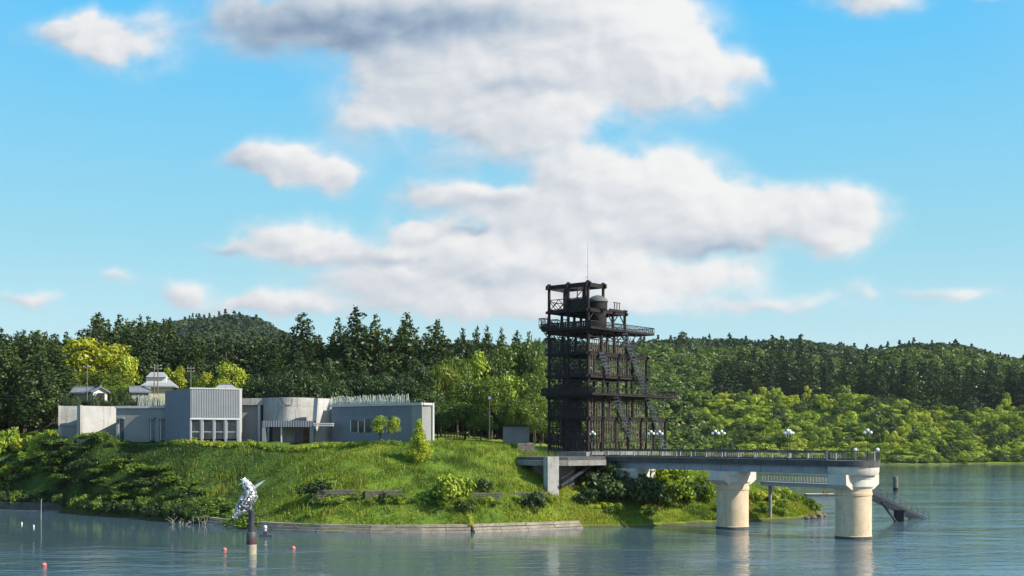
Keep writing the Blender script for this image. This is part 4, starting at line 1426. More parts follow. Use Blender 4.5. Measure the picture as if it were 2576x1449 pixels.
def buoy(px, py, label, white=False, r=0.24):
    x, y = XD(px, dw(py))
    b = empty('buoy', (x, y, 0))
    tag(b, label, 'buoy', 'buoys floating on the lake')
    MB().lathe((0, 0, 0), [(0.05, -.25), (r, -.12), (r * 1.12, .06), (r * 1.0, .20), (r * .62, .31), (r * .25, .36), (0.03, .37)], 12).build('float', M['buoyred'] if not white else M['buoywhite'], b, True)
    MB().lathe((0, 0, 0), [(r * 1.02, .17), (r * .90, .235)], 12).build('band', M['buoywhite'], b, True)
buoy(565, 1385, 'pink red buoy left of the bird column')
buoy(738, 1381, 'orange red buoy right of the bird column')
buoy(111, 1424, 'red buoy alone near the bottom left corner')
buoy(55, 1319, 'white float nearest the left edge', True, 0.09)
buoy(85, 1326, 'white float right of the other white one', True, 0.09)
x, y = XD(103, dw(1308))
stk = MB().cyl((0, 0, -1.5), (0.06, 0, 3.35), 0.045, 0.035, 6).build('stake', M['twig'], None, True, (x, y, 0))
tag(stk, 'thin pale stake standing in the water at the left', 'stake')
x, y = XD(2253, 298)
pile = empty('mooring_pile', (x, y, 0))
tag(pile, 'dark round pile standing in open water right of the end pier', 'pile')
MB().lathe((0, 0, 0), [(0.62, -4), (0.62, 3.2), (0.55, 3.5), (0.2, 3.62)], 16).build('shaft', M['woodgrey'], pile, True)
MB().lathe((0, 0, 0), [(0.63, -0.3), (0.64, 0.7)], 16).build('wet_band', M['black'], pile, True)
x, y = XD(2062, 272)
dock = empty('floating_dock', (x, y, 0))
tag(dock, 'low floating dock seen between the two piers', 'dock')
MB().box((0, 0, .12), (6.5, 2.6, .36)).build('pontoon', M['column'], dock)
for i in range(8):
    piece('deck_plank', M['picket'], dock, (-2.85 + i * .815, 0, .36), (.76, 2.5, .08))
MB().box((1.4, 0, .75), (1.0, .8, .7)).build('locker', M['wood'], dock)

# path along the tip
pp = [P(1942, 1224, 200.5), P(1960, 1236, 200.2), P(1980, 1250, 200), P(1994, 1262, 199.8)]
pm = MB()
for a, b in zip(pp[:-1], pp[1:]):
    pm.bar(a + Vector((0, 0, .05)), b + Vector((0, 0, .05)), 0.5, 0.5)
po = pm.build('slipway_kerb', M['road'])
tag(po, 'pale sloping concrete kerb on the grassy tip behind the inner pier', 'kerb')
rr = random.Random(5)
for i, (px, py, s) in enumerate(((2058, 1302, 1.0), (2068, 1299, .7), (2043, 1304, .8), (2030, 1306, .6), (2074, 1297, .45))):
    x, y = XD(px, dw(py) + 0.6)
    bm = bmesh.new()
    bmesh.ops.create_icosphere(bm, subdivisions=2, radius=1.0)
    for v in bm.verts:
        v.co *= rr.uniform(0.82, 1.15)
        v.co.z *= 0.75
    me = bpy.data.meshes.new('boulder')
    bm.to_mesh(me); bm.free()
    me.materials.append(M['stone'])
    o = link('boulder', me, None, (x, y, 0.15), (0, 0, rr.uniform(0, 6)), (1.0 * s, .8 * s, .8 * s))
    tag(o, ['largest brown boulder at the tip of the grassy point', 'brown boulder next to the largest one at the tip', 'brown boulder left of the largest one on the tip', 'small brown boulder at the foot of the grassy point', 'smallest brown boulder, outermost at the tip'][i], 'boulder', 'boulders at the tip of the point')

# ------------------------------------------------------------------ village behind the museum
def house(name, label, px, d, zb, w, dep, hw, hr, rz, roof, wall, gable_x=True, over=0.5, extra=None):
    w, dep, hr = w * 0.84, dep * 0.84, hr * 0.85
    x, y = XD(px, d)
    r = empty(name, (x, y, zb), rz)
    tag(r, label, 'house', 'village houses behind the museum')
    MB().box((0, 0, hw / 2 - 1.0), (w, dep, hw + 2.0)).build('wall', wall, r)
    m = MB()
    if gable_x:   # ridge along x
        a, b = w / 2 + over, dep / 2 + over
        for th in (0, 0.25):
            pass
        m.add([(-a, -b, hw - .15), (a, -b, hw - .15), (a, b, hw - .15), (-a, b, hw - .15), (-a, 0, hw + hr), (a, 0, hw + hr),
               (-a, -b, hw - .42), (a, -b, hw - .42), (a, b, hw - .42), (-a, b, hw - .42), (-a, 0, hw + hr - .3), (a, 0, hw + hr - .3)],
              [(0, 1, 5, 4), (2, 3, 4, 5), (7, 6, 10, 11), (9, 8, 11, 10), (0, 6, 7, 1), (3, 2, 8, 9), (0, 4, 10, 6), (4, 3, 9, 10), (5, 1, 7, 11), (2, 5, 11, 8)])
        g = MB().add([(-w / 2, -dep / 2, hw), (-w / 2, dep / 2, hw), (-w / 2, 0, hw + hr * dep / (dep + 2 * over)), (-w / 2 + .2, -dep / 2, hw), (-w / 2 + .2, dep / 2, hw), (-w / 2 + .2, 0, hw + hr * dep / (dep + 2 * over))],
                     [(0, 1, 2), (5, 4, 3), (0, 3, 4, 1), (1, 4, 5, 2), (2, 5, 3, 0)])
        g.add([(w / 2, -dep / 2, hw), (w / 2, dep / 2, hw), (w / 2, 0, hw + hr * dep / (dep + 2 * over)), (w / 2 - .2, -dep / 2, hw), (w / 2 - .2, dep / 2, hw), (w / 2 - .2, 0, hw + hr * dep / (dep + 2 * over))],
              [(0, 2, 1), (5, 3, 4), (0, 1, 4, 3), (1, 2, 5, 4), (2, 0, 3, 5)])
        g.build('gable', wall, r)
    else:          # hipped
        a, b = w / 2 + over, dep / 2 + over
        m.add([(-a, -b, hw - .1), (a, -b, hw - .1), (a, b, hw - .1), (-a, b, hw - .1), (-a * .55, 0, hw + hr), (a * .55, 0, hw + hr), (-a, -b, hw - .4), (a, -b, hw - .4), (a, b, hw - .4), (-a, b, hw - .4)],
              [(0, 1, 5, 4), (1, 2, 5), (2, 3, 4, 5), (3, 0, 4), (9, 8, 7, 6), (0, 6, 7, 1), (1, 7, 8, 2), (2, 8, 9, 3), (3, 9, 6, 0)])
    ro = m.build('roof', roof, r)
    rw = w / 2 + over if gable_x else (w / 2 + over) * .55
    MB().box((0, 0, hw + hr + .08), (2 * rw, .4, .3)).build('ridge', M['roofgrey'], ro)
    return r
r = house('village_house', 'small white gabled house with a grey roof beside the tall utility pole', 213, 255, ZY(1008, 255), 4.2, 4.8, 1.9, 1.2, math.radians(0), M['roofgrey'], M['greywall'])
r2 = MB()
a = P(247, 1006, 252)
hh = house('village_house', 'white fronted shed with a dark doorway under a peaked roof', 246, 252.5, ZY(1007, 252.5), 3.4, 3.6, 1.9, 1.2, math.radians(-52), M['roofgrey'], M['white'])
MB().box((1.72, 0.1, 0.75), (0.12, 1.5, 1.5)).build('door', M['black'], hh)
hh = house('village_house', 'large house with a pale hipped roof and cream wall', 402, 262, ZY(998, 262), 6.8, 5.2, 2.4, 1.7, math.radians(8), M['rooflight'], M['cream'], False, 0.8)
MB().box((-0.5, 0, 3.6), (4.2, 3.4, 1.3)).build('upper_wall', M['white'], hh)
m = MB()
m.add([(-2.6, -2.2, 4.2), (1.6, -2.2, 4.2), (1.6, 2.2, 4.2), (-2.6, 2.2, 4.2), (-1.9, 0, 5.4), (0.9, 0, 5.4)], [(0, 1, 5, 4), (1, 2, 5), (2, 3, 4, 5), (3, 0, 4), (3, 2, 1, 0)])
m.build('upper_roof', M['rooflight'], hh)
house('village_house', 'small grey roofed outbuilding left of the cream house', 352, 258, ZY(1006, 258), 4.2, 3.6, 1.9, 1.1, math.radians(20), M['roofgrey'], M['greywall'])
house('village_house', 'pale roof showing above the ribbed metal block', 568, 256, ZY(1002, 256), 4.2, 4.0, 2.0, 1.1, math.radians(6), M['rooflight'], M['white'], False, .6)

def upole(px, ytop, d, label, arms=2):
    x, y = XD(px, d)
    zb = H(x, y) - 0.2
    r = empty('utility_pole', (x, y, zb))
    tag(r, label, 'pole', 'utility poles in the village')
    h = ZY(ytop, d) - zb
    MB().cyl((0, 0, 0), (0, 0, h), 0.15, 0.10, 8).build('shaft', M['woodgrey'], r, True)
    for i in range(arms):
        a_ = MB().box((0, 0, h - 0.5 - i * 0.7), (1.7, 0.1, 0.1)).build('crossarm', M['pole'], r)
        MB().cyl((-.7, 0, h - .45 - i * .7), (-.7, 0, h - .25 - i * .7), .05, .05, 6).cyl((.7, 0, h - .45 - i * .7), (.7, 0, h - .25 - i * .7), .05, .05, 6).build('insulator', M['buoywhite'], a_)
    return Vector((x, y, zb + h))
p1 = upole(219, 917, 249, 'tall pale utility pole in front of the yellow green tree', 1)
p2 = upole(388, 918, 257, 'left one of the two thin poles by the cream house', 1)
p3 = upole(397, 914, 257, 'right one of the two thin poles by the cream house', 2)
p4 = upole(480, 921, 268, 'utility pole with crossarms among the small yellow trees')
def wire(a, b, sag, label):
    m = MB()
    N = 12
    pts = []
    for i in range(N + 1):
        t = i / N
        p = a.lerp(b, t)
        p.z -= sag * 4 * t * (1 - t)
        pts.append(p)
    for p, q in zip(pts[:-1], pts[1:]):
        m.cyl(p, q, 0.035, 0.035, 5, False)
    o = m.build('power_line', M['wire'])
    tag(o, label, 'cable', 'power lines at the left edge')
wire(P(-60, 990, 240), P(219, 984, 249), 0.7, 'upper thin power line running to the tall pole from the left edge')
wire(P(-60, 998, 240), P(219, 992, 249), 0.7, 'lower thin power line running to the tall pole from the left edge')

# lamp, shed and timber by the tower
x, y = XD(1232, 204)
zb = H(x, y)
lp = empty('park_lamp', (x, y, zb))
tag(lp, 'slim white lamp post standing before the broad dark tree', 'lamp')
hh_ = ZY(997, 204) - zb
MB().cyl((0, 0, 0), (0, 0, hh_ - .5), 0.07, 0.05, 8).build('post', M['trim'], lp, True)
MB().lathe((0, 0, hh_ - .6), [(.08, 0), (.30, .12), (.30, .3), (.18, .5), (.05, .62)], 12).build('lantern', M['globe'], lp, True)
sx, sy = XD(1265, 212), XD(1331, 214)
zb = ZY(1108, 213)
sh = empty('metal_shed', (sx[0], sx[1], zb))
tag(sh, 'small corrugated grey metal shed with a dark roof left of the tower', 'shed')
SLc = (-sx[0], -sx[1], -zb)
mb = MB()
corrugated(mb, sx, sy, zb - 1, ZY(1073, 213), 0.3, 0.06, 3.2)
mb.build('wall', M['shed'], sh, False, SLc)
mb = MB()
wallbox(mb, sx, sy, 1263, 1333, ZY(1073, 213), ZY(1070.5, 213), -3.4, 0.35)
mb.build('roof', M['tmetal'], sh, False, SLc)
x, y = XD(1142, 205)
zb = H(x, y)
tm = empty('timber_pergola', (x, y, zb))
tag(tm, 'brown timber shelter in the shade under the broad tree', 'shelter')
for i in range(7):
    piece('post', M['wood'], tm, (-1.5 + i * .5, random.uniform(-.3, .3), .75), (.16, .16, 1.9))
MB().box((0, 0, 1.72), (3.4, 1.2, .14)).build('roof_board', M['wood'], tm)
MB().box((0, .3, .5), (3.2, .08, .5)).build('bench_back', M['wood'], tm)
x, y = XD(7, 234)
wp_ = empty('marker_post', (x, y, H(x, y)))
tag(wp_, 'short white marker post at the left edge of the bank', 'post')
MB().lathe((0, 0, 0), [(.16, -.5), (.16, 1.3), (.10, 1.5), (.03, 1.55)], 10).build('shaft', M['buoywhite'], wp_, True)
MB().box((0, -.17, .9), (.2, .03, .3)).build('plate', M['conc'], wp_)


# ------------------------------------------------------------------ plants
def cards(cen, nrm, size, rng, asp=0.6):
    """leaf cards: cen (N,3), nrm (N,3) preferred normals, size (N,)"""
    N = len(cen)
    n = nrm / np.maximum(np.linalg.norm(nrm, axis=1, keepdims=True), 1e-6)
    a = np.cross(n, rng.normal(size=(N, 3)))
    a /= np.maximum(np.linalg.norm(a, axis=1, keepdims=True), 1e-6)
    b = np.cross(n, a)
    s = size[:, None]
    v = np.stack([cen + a * s * 0.5, cen + b * s * asp * 0.5 + a * s * 0.08, cen - a * s * 0.5, cen - b * s * asp * 0.5 - a * s * 0.08], 1).reshape(-1, 3)
    f = np.arange(4 * N).reshape(-1, 4)
    return v, f

def sphere_dirs(N, rng):
    d = rng.normal(size=(N, 3))
    return d / np.linalg.norm(d, axis=1, keepdims=True)

def clumps_mesh(name, cc, cr, per, size, mat, rng, squash=0.8, up=0.25, jit=0.55, shell=0.45):
    """cc (K,3) clump centres, cr (K,) radii: leaf cards round each clump"""
    K = len(cc)
    cnt = np.maximum(4, (per * (cr / cr.mean()) ** 2).astype(int))
    idx = np.repeat(np.arange(K), cnt)
    d = sphere_dirs(len(idx), rng)
    r = cr[idx] * (shell + (1 - shell) * rng.random(len(idx)) ** 0.6) * (0.85 + 0.3 * rng.random(len(idx)))
    off = d * r[:, None]
    off[:, 2] *= squash
    cen = cc[idx] + off
    nrm = d + rng.normal(size=d.shape) * jit
    nrm[:, 2] += up
    v, f = cards(cen, nrm, size * (0.6 + 0.8 * rng.random(len(idx))), rng)
    return np_mesh(name, v, f, mat)

def trunk_mesh(name, h, r, rng, limbs=(), lean=0.0, n=7):
    m = MB()
    segs = 5
    pts = [Vector((lean * (i / segs) ** 2 * h + rng.normal() * 0.02 * h * (i > 0), rng.normal() * 0.02 * h * (i > 0), h * i / segs)) for i in range(segs + 1)]
    pts[0].z = -0.8
    for i in range(segs):
        m.cyl(pts[i], pts[i + 1], r * (1 - 0.8 * i / segs) * (1.25 if i == 0 else 1), r * (1 - 0.8 * (i + 1) / segs), n, i in (0, segs - 1))
    for (z, tip, rr) in limbs:
        k = min(segs - 1, int(z / h * segs))
        m.cyl(pts[k].lerp(pts[k + 1], z / h * segs - k), Vector(tip), rr, rr * 0.3, 5, False)
    return m.mesh(name, M['bark'], True)

def conifer(h, r, seed, mat, nbr=64, size=0.62, per=22, base=0.16, power=0.85, droop=0.25, cut=0.65):
    rng = np.random.default_rng(seed)
    cc, cr = [], []
    ga = rng.random() * 6.28
    for i in range(nbr):
        t = base + (1 - base) * ((i + rng.random()) / nbr) ** 0.92
        prof = min(1.0, ((1 - t) / (1 - base)) ** power * 1.05 + 0.03) * (0.72 + 0.45 * rng.random())
        if t < base + 0.12:
            prof *= cut
        L = r * prof
        ga += 2.4 + rng.normal() * 0.35
        for q in (0.35, 0.85) if L > 1.2 else (0.6,):
            lx = L * q
            cc.append((math.cos(ga) * lx, math.sin(ga) * lx, h * t - droop * lx + rng.normal() * 0.2))
            cr.append(max(0.32, (0.24 if q > 0.5 else 0.28) * L + 0.35) * (0.8 + 0.4 * rng.random()))
    cc.append((0, 0, h * 0.97)); cr.append(0.4)
    cc.append((0, 0, h * 0.92)); cr.append(0.6)
    cc = np.array(cc); cr = np.array(cr)
    cm = clumps_mesh('conifer_crown', cc, cr, per, size, mat, rng, 0.9, 0.25, 0.6, 0.35)
    tm_ = trunk_mesh('conifer_trunk', h * 0.93, 0.018 * h, rng)
    return (tm_, cm, h, r)

def broadleaf(h, r, seed, mat, K=34, size=0.5, per=60, low=0.28, tight=1.0):
    rng = np.random.default_rng(seed)
    d = sphere_dirs(K * 2, rng)
    d = d[d[:, 2] > -0.55][:K]
    K = len(d)
    rad = 0.55 + 0.45 * rng.random(K) ** 0.5
    hz = h * (1 - low) * 0.5
    cz = h * low + hz
    cc = np.c_[d[:, 0] * rad * r * 0.82, d[:, 1] * rad * r * 0.82, cz + d[:, 2] * rad * hz * 0.86]
    cr = (0.20 + 0.17 * rng.random(K)) * r * 1.15 * tight
    cc[:, :2] += rng.normal(size=(K, 2)) * 0.08 * r
    cm = clumps_mesh('leaf_crown', cc, cr, per, size, mat, rng, 0.75, 0.4 if tight == 1.0 else 0.22, 0.5 if tight == 1.0 else 0.24, 0.5 if tight == 1.0 else 0.78)
    lb = []
    for i in range(min(7, K)):
        lb.append((h * (0.25 + 0.4 * rng.random()), tuple(cc[i] * 0.85 + np.array([0, 0, 0.1 * h])), 0.012 * h))
    return (trunk_mesh('leaf_trunk', h * 0.8, 0.022 * h, rng, lb), cm, h, r)

def shrub(r, h, seed, mat, K=16, size=0.3, per=45):
    rng = np.random.default_rng(seed)
    d = sphere_dirs(K * 3, rng)
    d = d[d[:, 2] > -0.2][:K]
    rad = 0.3 + 0.6 * rng.random(len(d)) ** 0.6
    cc = np.c_[d[:, 0] * rad * r, d[:, 1] * rad * r, h * 0.38 + d[:, 2] * rad * h * 0.55]
    cr = (0.24 + 0.2 * rng.random(len(d))) * r
    cm = clumps_mesh('shrub_leaves', cc, cr, per, size, mat, rng, 0.8, 0.5, 0.55, 0.4)
    m = MB()
    for i in range(5):
        m.cyl((rng.normal() * .08, rng.normal() * .08, -0.5), tuple(cc[i]), 0.05, 0.015, 5, False)
    return (m.mesh('shrub_stems', M['bark']), cm, h, r)

def plant(name, proto, loc, sc, label, cat, group=None, parts=('trunk', 'crown'), szr=1.0, rz=None, mat=None):
    o = empty(name, loc, random.uniform(0, 6.28) if rz is None else rz)
    o.scale = (sc, sc, sc * szr)
    tag(o, label, cat, group)
    a = bpy.data.objects.new(parts[0], proto[0]); COL.objects.link(a); a.parent = o
    b = bpy.data.objects.new(parts[1], proto[1]); COL.objects.link(b); b.parent = o
    return o

CON = [conifer(24, 5.6, 11 + i, M['cedar'], nbr=66, per=30, size=0.68, power=(0.62, 0.75, 0.55, 0.8, 0.68)[i]) for i in range(5)]
CONF = [conifer(24, 5.0, 31 + i, M['cedar'], nbr=46, per=16, size=1.0, power=(0.42, 0.62, 0.5)[i], base=0.1) for i in range(3)]
BRD = [broadleaf(11, 4.6, 51 + i, M['broad'], K=40, per=85, size=0.44) for i in range(4)]
BRF = [broadleaf(9, 4.6, 61 + i, M['bright'], K=12, per=95, size=0.66, low=0.08, tight=0.95) for i in range(4)]
BRG = [broadleaf(9, 4.6, 71 + i, M['broad'], K=12, per=95, size=0.66, low=0.08, tight=0.95) for i in range(3)]
BRK = [broadleaf(9, 4.4, 66 + i, M['dark'], K=12, per=80, size=0.7, low=0.08, tight=0.95) for i in range(2)]
BRDK = [broadleaf(11, 4.6, 57 + i, M['dark'], K=40, per=85, size=0.46) for i in range(3)]
GLD = [broadleaf(9, 3.6, 81 + i, M['golden'], K=26, per=60, size=0.5) for i in range(2)]
BRT = [broadleaf(9, 3.8, 91 + i, M['bright'], K=28, per=60, size=0.5) for i in range(3)]
SHB = [shrub(1.6, 1.7, 101 + i, M['weed']) for i in range(4)]
SHD = [shrub(1.6, 1.9, 111 + i, M['dark']) for i in range(3)]
SHY = [shrub(1.5, 1.7, 121 + i, M['bright']) for i in range(3)]

rp_ = random.Random(21)
def zone(px, tab):
    for lim, txt in tab:
        if px < lim:
            return txt
    return tab[-1][1]
WOODZ = [(130, 'by the left edge'), (260, 'behind the gabled house'), (340, 'behind the golden tree'), (470, 'behind the cream house'), (640, 'behind the ribbed block'), (730, 'behind the grey link wall'),
         (830, 'behind the curved drum'), (930, 'behind the left pickets'), (1040, 'behind the right pickets'), (1120, 'behind the wing end'), (1240, 'left of the lamp post'), (1500, 'beside the tower')]
BANKZ = [(1690, 'just right of the tower'), (1790, 'left of the inner pier'), (1880, 'above the inner pier'), (1950, 'right of the inner pier'), (2040, 'behind the middle lamps'), (2120, 'left of the end platform'),
         (2220, 'above the end platform'), (2330, 'right of the end platform'), (2450, 'over the open bay'), (9999, 'at the right edge')]
SLOPEZ = [(60, 'at the left edge'), (200, 'above the shore wall'), (300, 'below the bright wall'), (420, 'below the slot windows'), (520, 'below the ribbed block'), (9999, 'left of the bird column')]
ORD = ['leftmost', 'second from left', 'third from left', 'fourth from left', 'fifth from left', 'sixth from left', 'seventh from left', 'eighth from left', 'ninth from left', 'tenth from left', 'eleventh from left', 'twelfth from left'] + [k_ + ' from left' for k_ in ('thirteenth', 'fourteenth', 'fifteenth', 'sixteenth', 'seventeenth', 'eighteenth', 'nineteenth', 'twentieth')]
# ---- the wood behind the museum: skyline trees first (px of the tip, y of the tip, distance)
SKY = [(248, 784, 318, 'flat topped dark pine standing highest at the left end of the skyline'),
       (300, 790, 322, 'dark pine second from the left end of the high skyline stand'),
       (372, 796, 322, 'dark round topped pine right of the high skyline stand'),
       (762, 786, 285, 'broad pointed cedar on the skyline above the curved concrete drum'),
       (852, 800, 285, 'narrower cedar close left of the tallest cedar'),
       (895, 767, 280, 'tallest pointed cedar on the skyline behind the museum'),
       (945, 790, 283, 'twin topped cedar close right of the tallest cedar'),
       (1023, 786, 280, 'sharp spired cedar above the roof picket screen'),
       (1100, 802, 272, 'pointed cedar at the right end of the skyline dip before the tower'),
       (1072, 838, 270, 'lower cedar just left of the pointed one before the dip'),
       (1165, 826, 300, 'small pointed cedar first of the row towards the tower'),
       (1200, 818, 300, 'small pointed cedar second of the row towards the tower'),
       (1225, 822, 300, 'small pointed cedar third of the row towards the tower'),
       (1262, 826, 298, 'small pointed cedar fourth of the row towards the tower'),
       (1300, 830, 305, 'small pointed cedar fifth of the row towards the tower'),
       (1330, 834, 305, 'last small cedar of the row, nearest the tower')]
for (px, py, d, lab) in SKY:
    x, y = XD(px, d)
    z = H(x, y)
    h = ZY(py, d) - z
    pr = CON[rp_.randrange(5)]
    wid = 1.25 if px < 1120 else 0.8
    o = plant('cedar_tree', pr, (x, y, z), h / pr[2], lab, 'tree', 'cedars in the wood behind the museum')
    o.scale = (wid * 24 / 24, wid, h / pr[2])
def topline(px):
    return np.interp(px, [-200, 0, 80, 200, 230, 330, 420, 560, 700, 800, 900, 1020, 1060, 1120, 1250, 1370, 1420], [812, 815, 818, 822, 806, 806, 815, 822, 826, 826, 806, 812, 832, 826, 842, 850, 860])
n_c = 0
for (d, step, drop, sq) in ((312, 34, 0, 1.0), (297, 38, 14, 1.05), (282, 42, 34, 1.1), (268, 46, 62, 1.1)):
    px = -90.0
    while px < 1430:
        px += step * rp_.uniform(0.75, 1.25)
        if 130 < px < 640 and d < 295:
            continue
        if 560 < px < 640 and d < 300:
            continue
        if px > 1200 and d > 300:
            pass
        dd = d + rp_.uniform(-5, 5)
        x, y = XD(px, dd)
        z = H(x, y)
        h = ZY(topline(px) + drop + rp_.uniform(-2, 26), dd) - z
        if px > 1120:
            h *= rp_.uniform(0.85, 1.0)
        pr = CON[rp_.randrange(5)]
        o = plant('cedar_tree', pr, (x, y, z), 1.0, ('tall' if h > 25 else 'shorter') + ' dark cedar, ' + {312: 'back', 297: 'third', 282: 'second', 268: 'front'}[d] + ' row of the wood ' + zone(px, WOODZ), 'tree', 'cedars in the wood behind the museum')
        w = rp_.uniform(0.95, 1.3) * (h / 24) ** 0.5 * sq
        o.scale = (w, w, h / 24)
        n_c += 1
for i in range(11):
    px = 238 + i * 19 + rp_.uniform(-5, 5)
    dd = rp_.uniform(322, 336)
    x, y = XD(px, dd)
    z = H(x, y)
    h = ZY(794 + 1.2 * i + rp_.uniform(-6, 8), dd) - z
    o = plant('cedar_tree', CON[rp_.randrange(5)], (x, y, z), 1.0, 'dark pine of the high skyline stand at the left', 'tree', 'cedars in the wood behind the museum')
    o.scale = (1.15, 1.15, h / 24)
# far left wood beside the water
for i in range(16):
    px = -70 + i * 14.5 + rp_.uniform(-6, 6)
    dd = rp_.uniform(247, 268)
    x, y = XD(px, dd)
    z = H(x, y)
    h = ZY(840 + rp_.uniform(-12, 40) + (18 if px > 110 else 0), dd) - z
    o = plant('cedar_tree', CON[rp_.randrange(5)], (x, y, z), 1.0, ('near' if dd < 256 else 'further') + ' dark cedar in the low wood at the left edge', 'tree', 'cedars at the left edge')
    o.scale = (1.05, 1.05, h / 24)

# ---- bright trees round the village
def btree(px, ytop, d, wpx, protos, label, name='leafy_tree', group=None, yb=None):
    x, y = XD(px, d)
    z = H(x, y) if yb is None else ZY(yb, d)
    pr = protos[rp_.randrange(len(protos))]
    h = max(1.2, ZY(ytop, d) - z)
    o = plant(name, pr, (x, y, z - 0.1), 1.0, label, 'tree', group)
    w = wpx * d / FOC / 2 / pr[3]
    o.scale = (w, w, h / pr[2])
    return o
btree(232, 852, 292, 160, GLD, 'large yellow green tree with a golden heart above the white house')
btree(180, 862, 292, 90, BRT, 'bright green tree left of the large yellow green tree')
btree(290, 866, 290, 110, GLD, 'yellow green tree right of the large golden one')
btree(318, 890, 285, 80, BRT, 'drooping bright green tree behind the cream house')
btree(250, 930, 280, 150, BRD, 'mid green tree behind the white gabled house')
btree(180, 925, 275, 80, BRD, 'mid green tree left of the white gabled house')
btree(300, 965, 270, 70, BRT, 'small bright tree right of the white gabled house')
o = btree(392, 850, 296, 62, CON, 'lone lighter green cedar rising behind the cream house', 'cedar_tree')
btree(440, 920, 284, 62, GLD, 'small golden tree right of the cream house')
btree(480, 930, 286, 60, BRD, 'small mid green tree behind the pole with crossarms')
btree(520, 938, 280, 56, GLD, 'small yellow tree behind the ribbed metal block')
btree(585, 912, 280, 90, BRT, 'round bright tree at the right of the village')
btree(612, 930, 279, 60, BRT, 'bright tree in front of the dark wood above the ribbed block')
btree(560, 955, 272, 60, GLD, 'low orange tinged tree beside the pale roof')
for i, px in enumerate((335, 465, 500, 300, 270)):
    btree(px, 968 + 6 * (i % 2), 262 + i, 50, BRD, ['low tree beside the grey roofed outbuilding', 'low tree right of the cream house', 'low tree left of the pale roof', 'low tree right of the white fronted shed', 'low tree behind the short picket screen'][i])

for i in range(17):
    px = 160 + i * 15 + rp_.uniform(-4, 4)
    btree(px, 994 + rp_.uniform(-4, 9), 244 + rp_.uniform(-2, 3), 34, BRDK, 'low dark tree screening the village ' + zone(px, [(190, 'left of the gabled house'), (270, 'below the gabled house'), (345, 'below the golden tree'), (9999, 'below the cream house')]), 'leafy_tree', 'low trees screening the village')
# mixed broadleaved trees in front of the cedars
FR = [(640, 940, 250, 80), (700, 935, 246, 90), (760, 930, 245, 95), (830, 900, 252, 70), (850, 950, 240, 80), (905, 940, 243, 90), (960, 935, 240, 95), (1010, 945, 236, 90), (1060, 925, 240, 95),
      (1110, 905, 245, 100), (1150, 900, 250, 100), (1190, 890, 255, 95), (1230, 880, 258, 100), (1270, 870, 262, 95), (1310, 862, 262, 95), (1345, 858, 262, 90), (1180, 950, 238, 95), (1235, 940, 238, 100),
      (1290, 930, 240, 100), (1340, 925, 240, 90), (1080, 985, 228, 90), (1290, 990, 228, 80), (1345, 985, 228, 80), (1310, 1020, 224, 70), (1365, 890, 250, 60), (1360, 1040, 220, 60)]
for (px, yt, d, w) in FR:
    lit_ = px > 1100 and yt < 960
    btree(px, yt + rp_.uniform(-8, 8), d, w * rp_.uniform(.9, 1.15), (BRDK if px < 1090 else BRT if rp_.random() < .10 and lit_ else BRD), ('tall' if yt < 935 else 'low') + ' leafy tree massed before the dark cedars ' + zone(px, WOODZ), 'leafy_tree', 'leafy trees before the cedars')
btree(1165, 1006, 212, 150, BRD, 'broad spreading tree behind the slim white lamp post')
btree(1100, 1035, 205, 75, BRD, 'rounded tree covering the corner of the right wing')
btree(1210, 1040, 208, 80, BRD, 'smaller round tree beside the slim white lamp post')
btree(957, 1044, 193, 52, BRT, 'small leafy tree in front of the shaded right wing')
btree(992, 1046, 192, 40, BRT, 'slim yellow green tree in front of the shaded right wing')

# clipped cone conifer on the slope
cone = conifer(6.3, 1.9, 203, M['bright'], nbr=110, size=0.22, per=64, base=0.05, power=0.95, droop=0.0, cut=0.9)
x, y = XD(1054, 182)
z = ZY(1157, 182)
o = plant('cone_conifer', cone, (x, y, min(z, H(x, y))), 1.0, 'clipped cone shaped conifer standing alone on the grassy slope', 'tree')

# ---- far bank on the right
rb = random.Random(5)
spots = []
for d in np.arange(623, 735, 6.0):
    for px in np.arange(1595, 2640, 26):
        spots.append((px + rb.uniform(-12, 12), d + rb.uniform(-3, 3)))
rb.shuffle(spots)
chosen = []
for (px, d) in spots:
    x, y = XD(px, d)
    z = H(x, y)
    if z < 0.6:
        continue
    chosen.append((px, d, x, y, z))
near_first = sorted(chosen, key=lambda t: t[1])
N_IND = 290
ind = rb.sample(near_first, min(N_IND, len(near_first)))
indset = set(id(t) for t in ind)
rest = [t for t in near_first if id(t) not in indset]
for t in ind:
    px, d, x, y, z = t
    q_ = rb.random()
    kind_ = 0 if q_ < 0.58 else (1 if q_ < 0.77 else 2)
    pr = (BRF, BRG, BRK)[kind_][rb.randrange(2)]
    hh = rb.choice((5.0, 6.2, 7.0, 8.0, 9.0, 11.5)) * rb.uniform(.9, 1.1)
    o = plant('bank_tree', pr, (x, y, z - 0.3), 1.0, ('bright', 'mid green', 'dark')[kind_] + (' tall' if hh > 7.7 else ' low') + (' waterline' if d < 645 else ' lower' if d < 672 else ' mid-height' if d < 702 else ' upper') + ' tree' + ''+' on far bank ' + zone(px, BANKZ), 'tree', 'leafy trees on the far bank')
    w = rb.uniform(0.75, 1.35)
    o.scale = (w, w * rb.uniform(.8, 1.2), hh / 9.0)
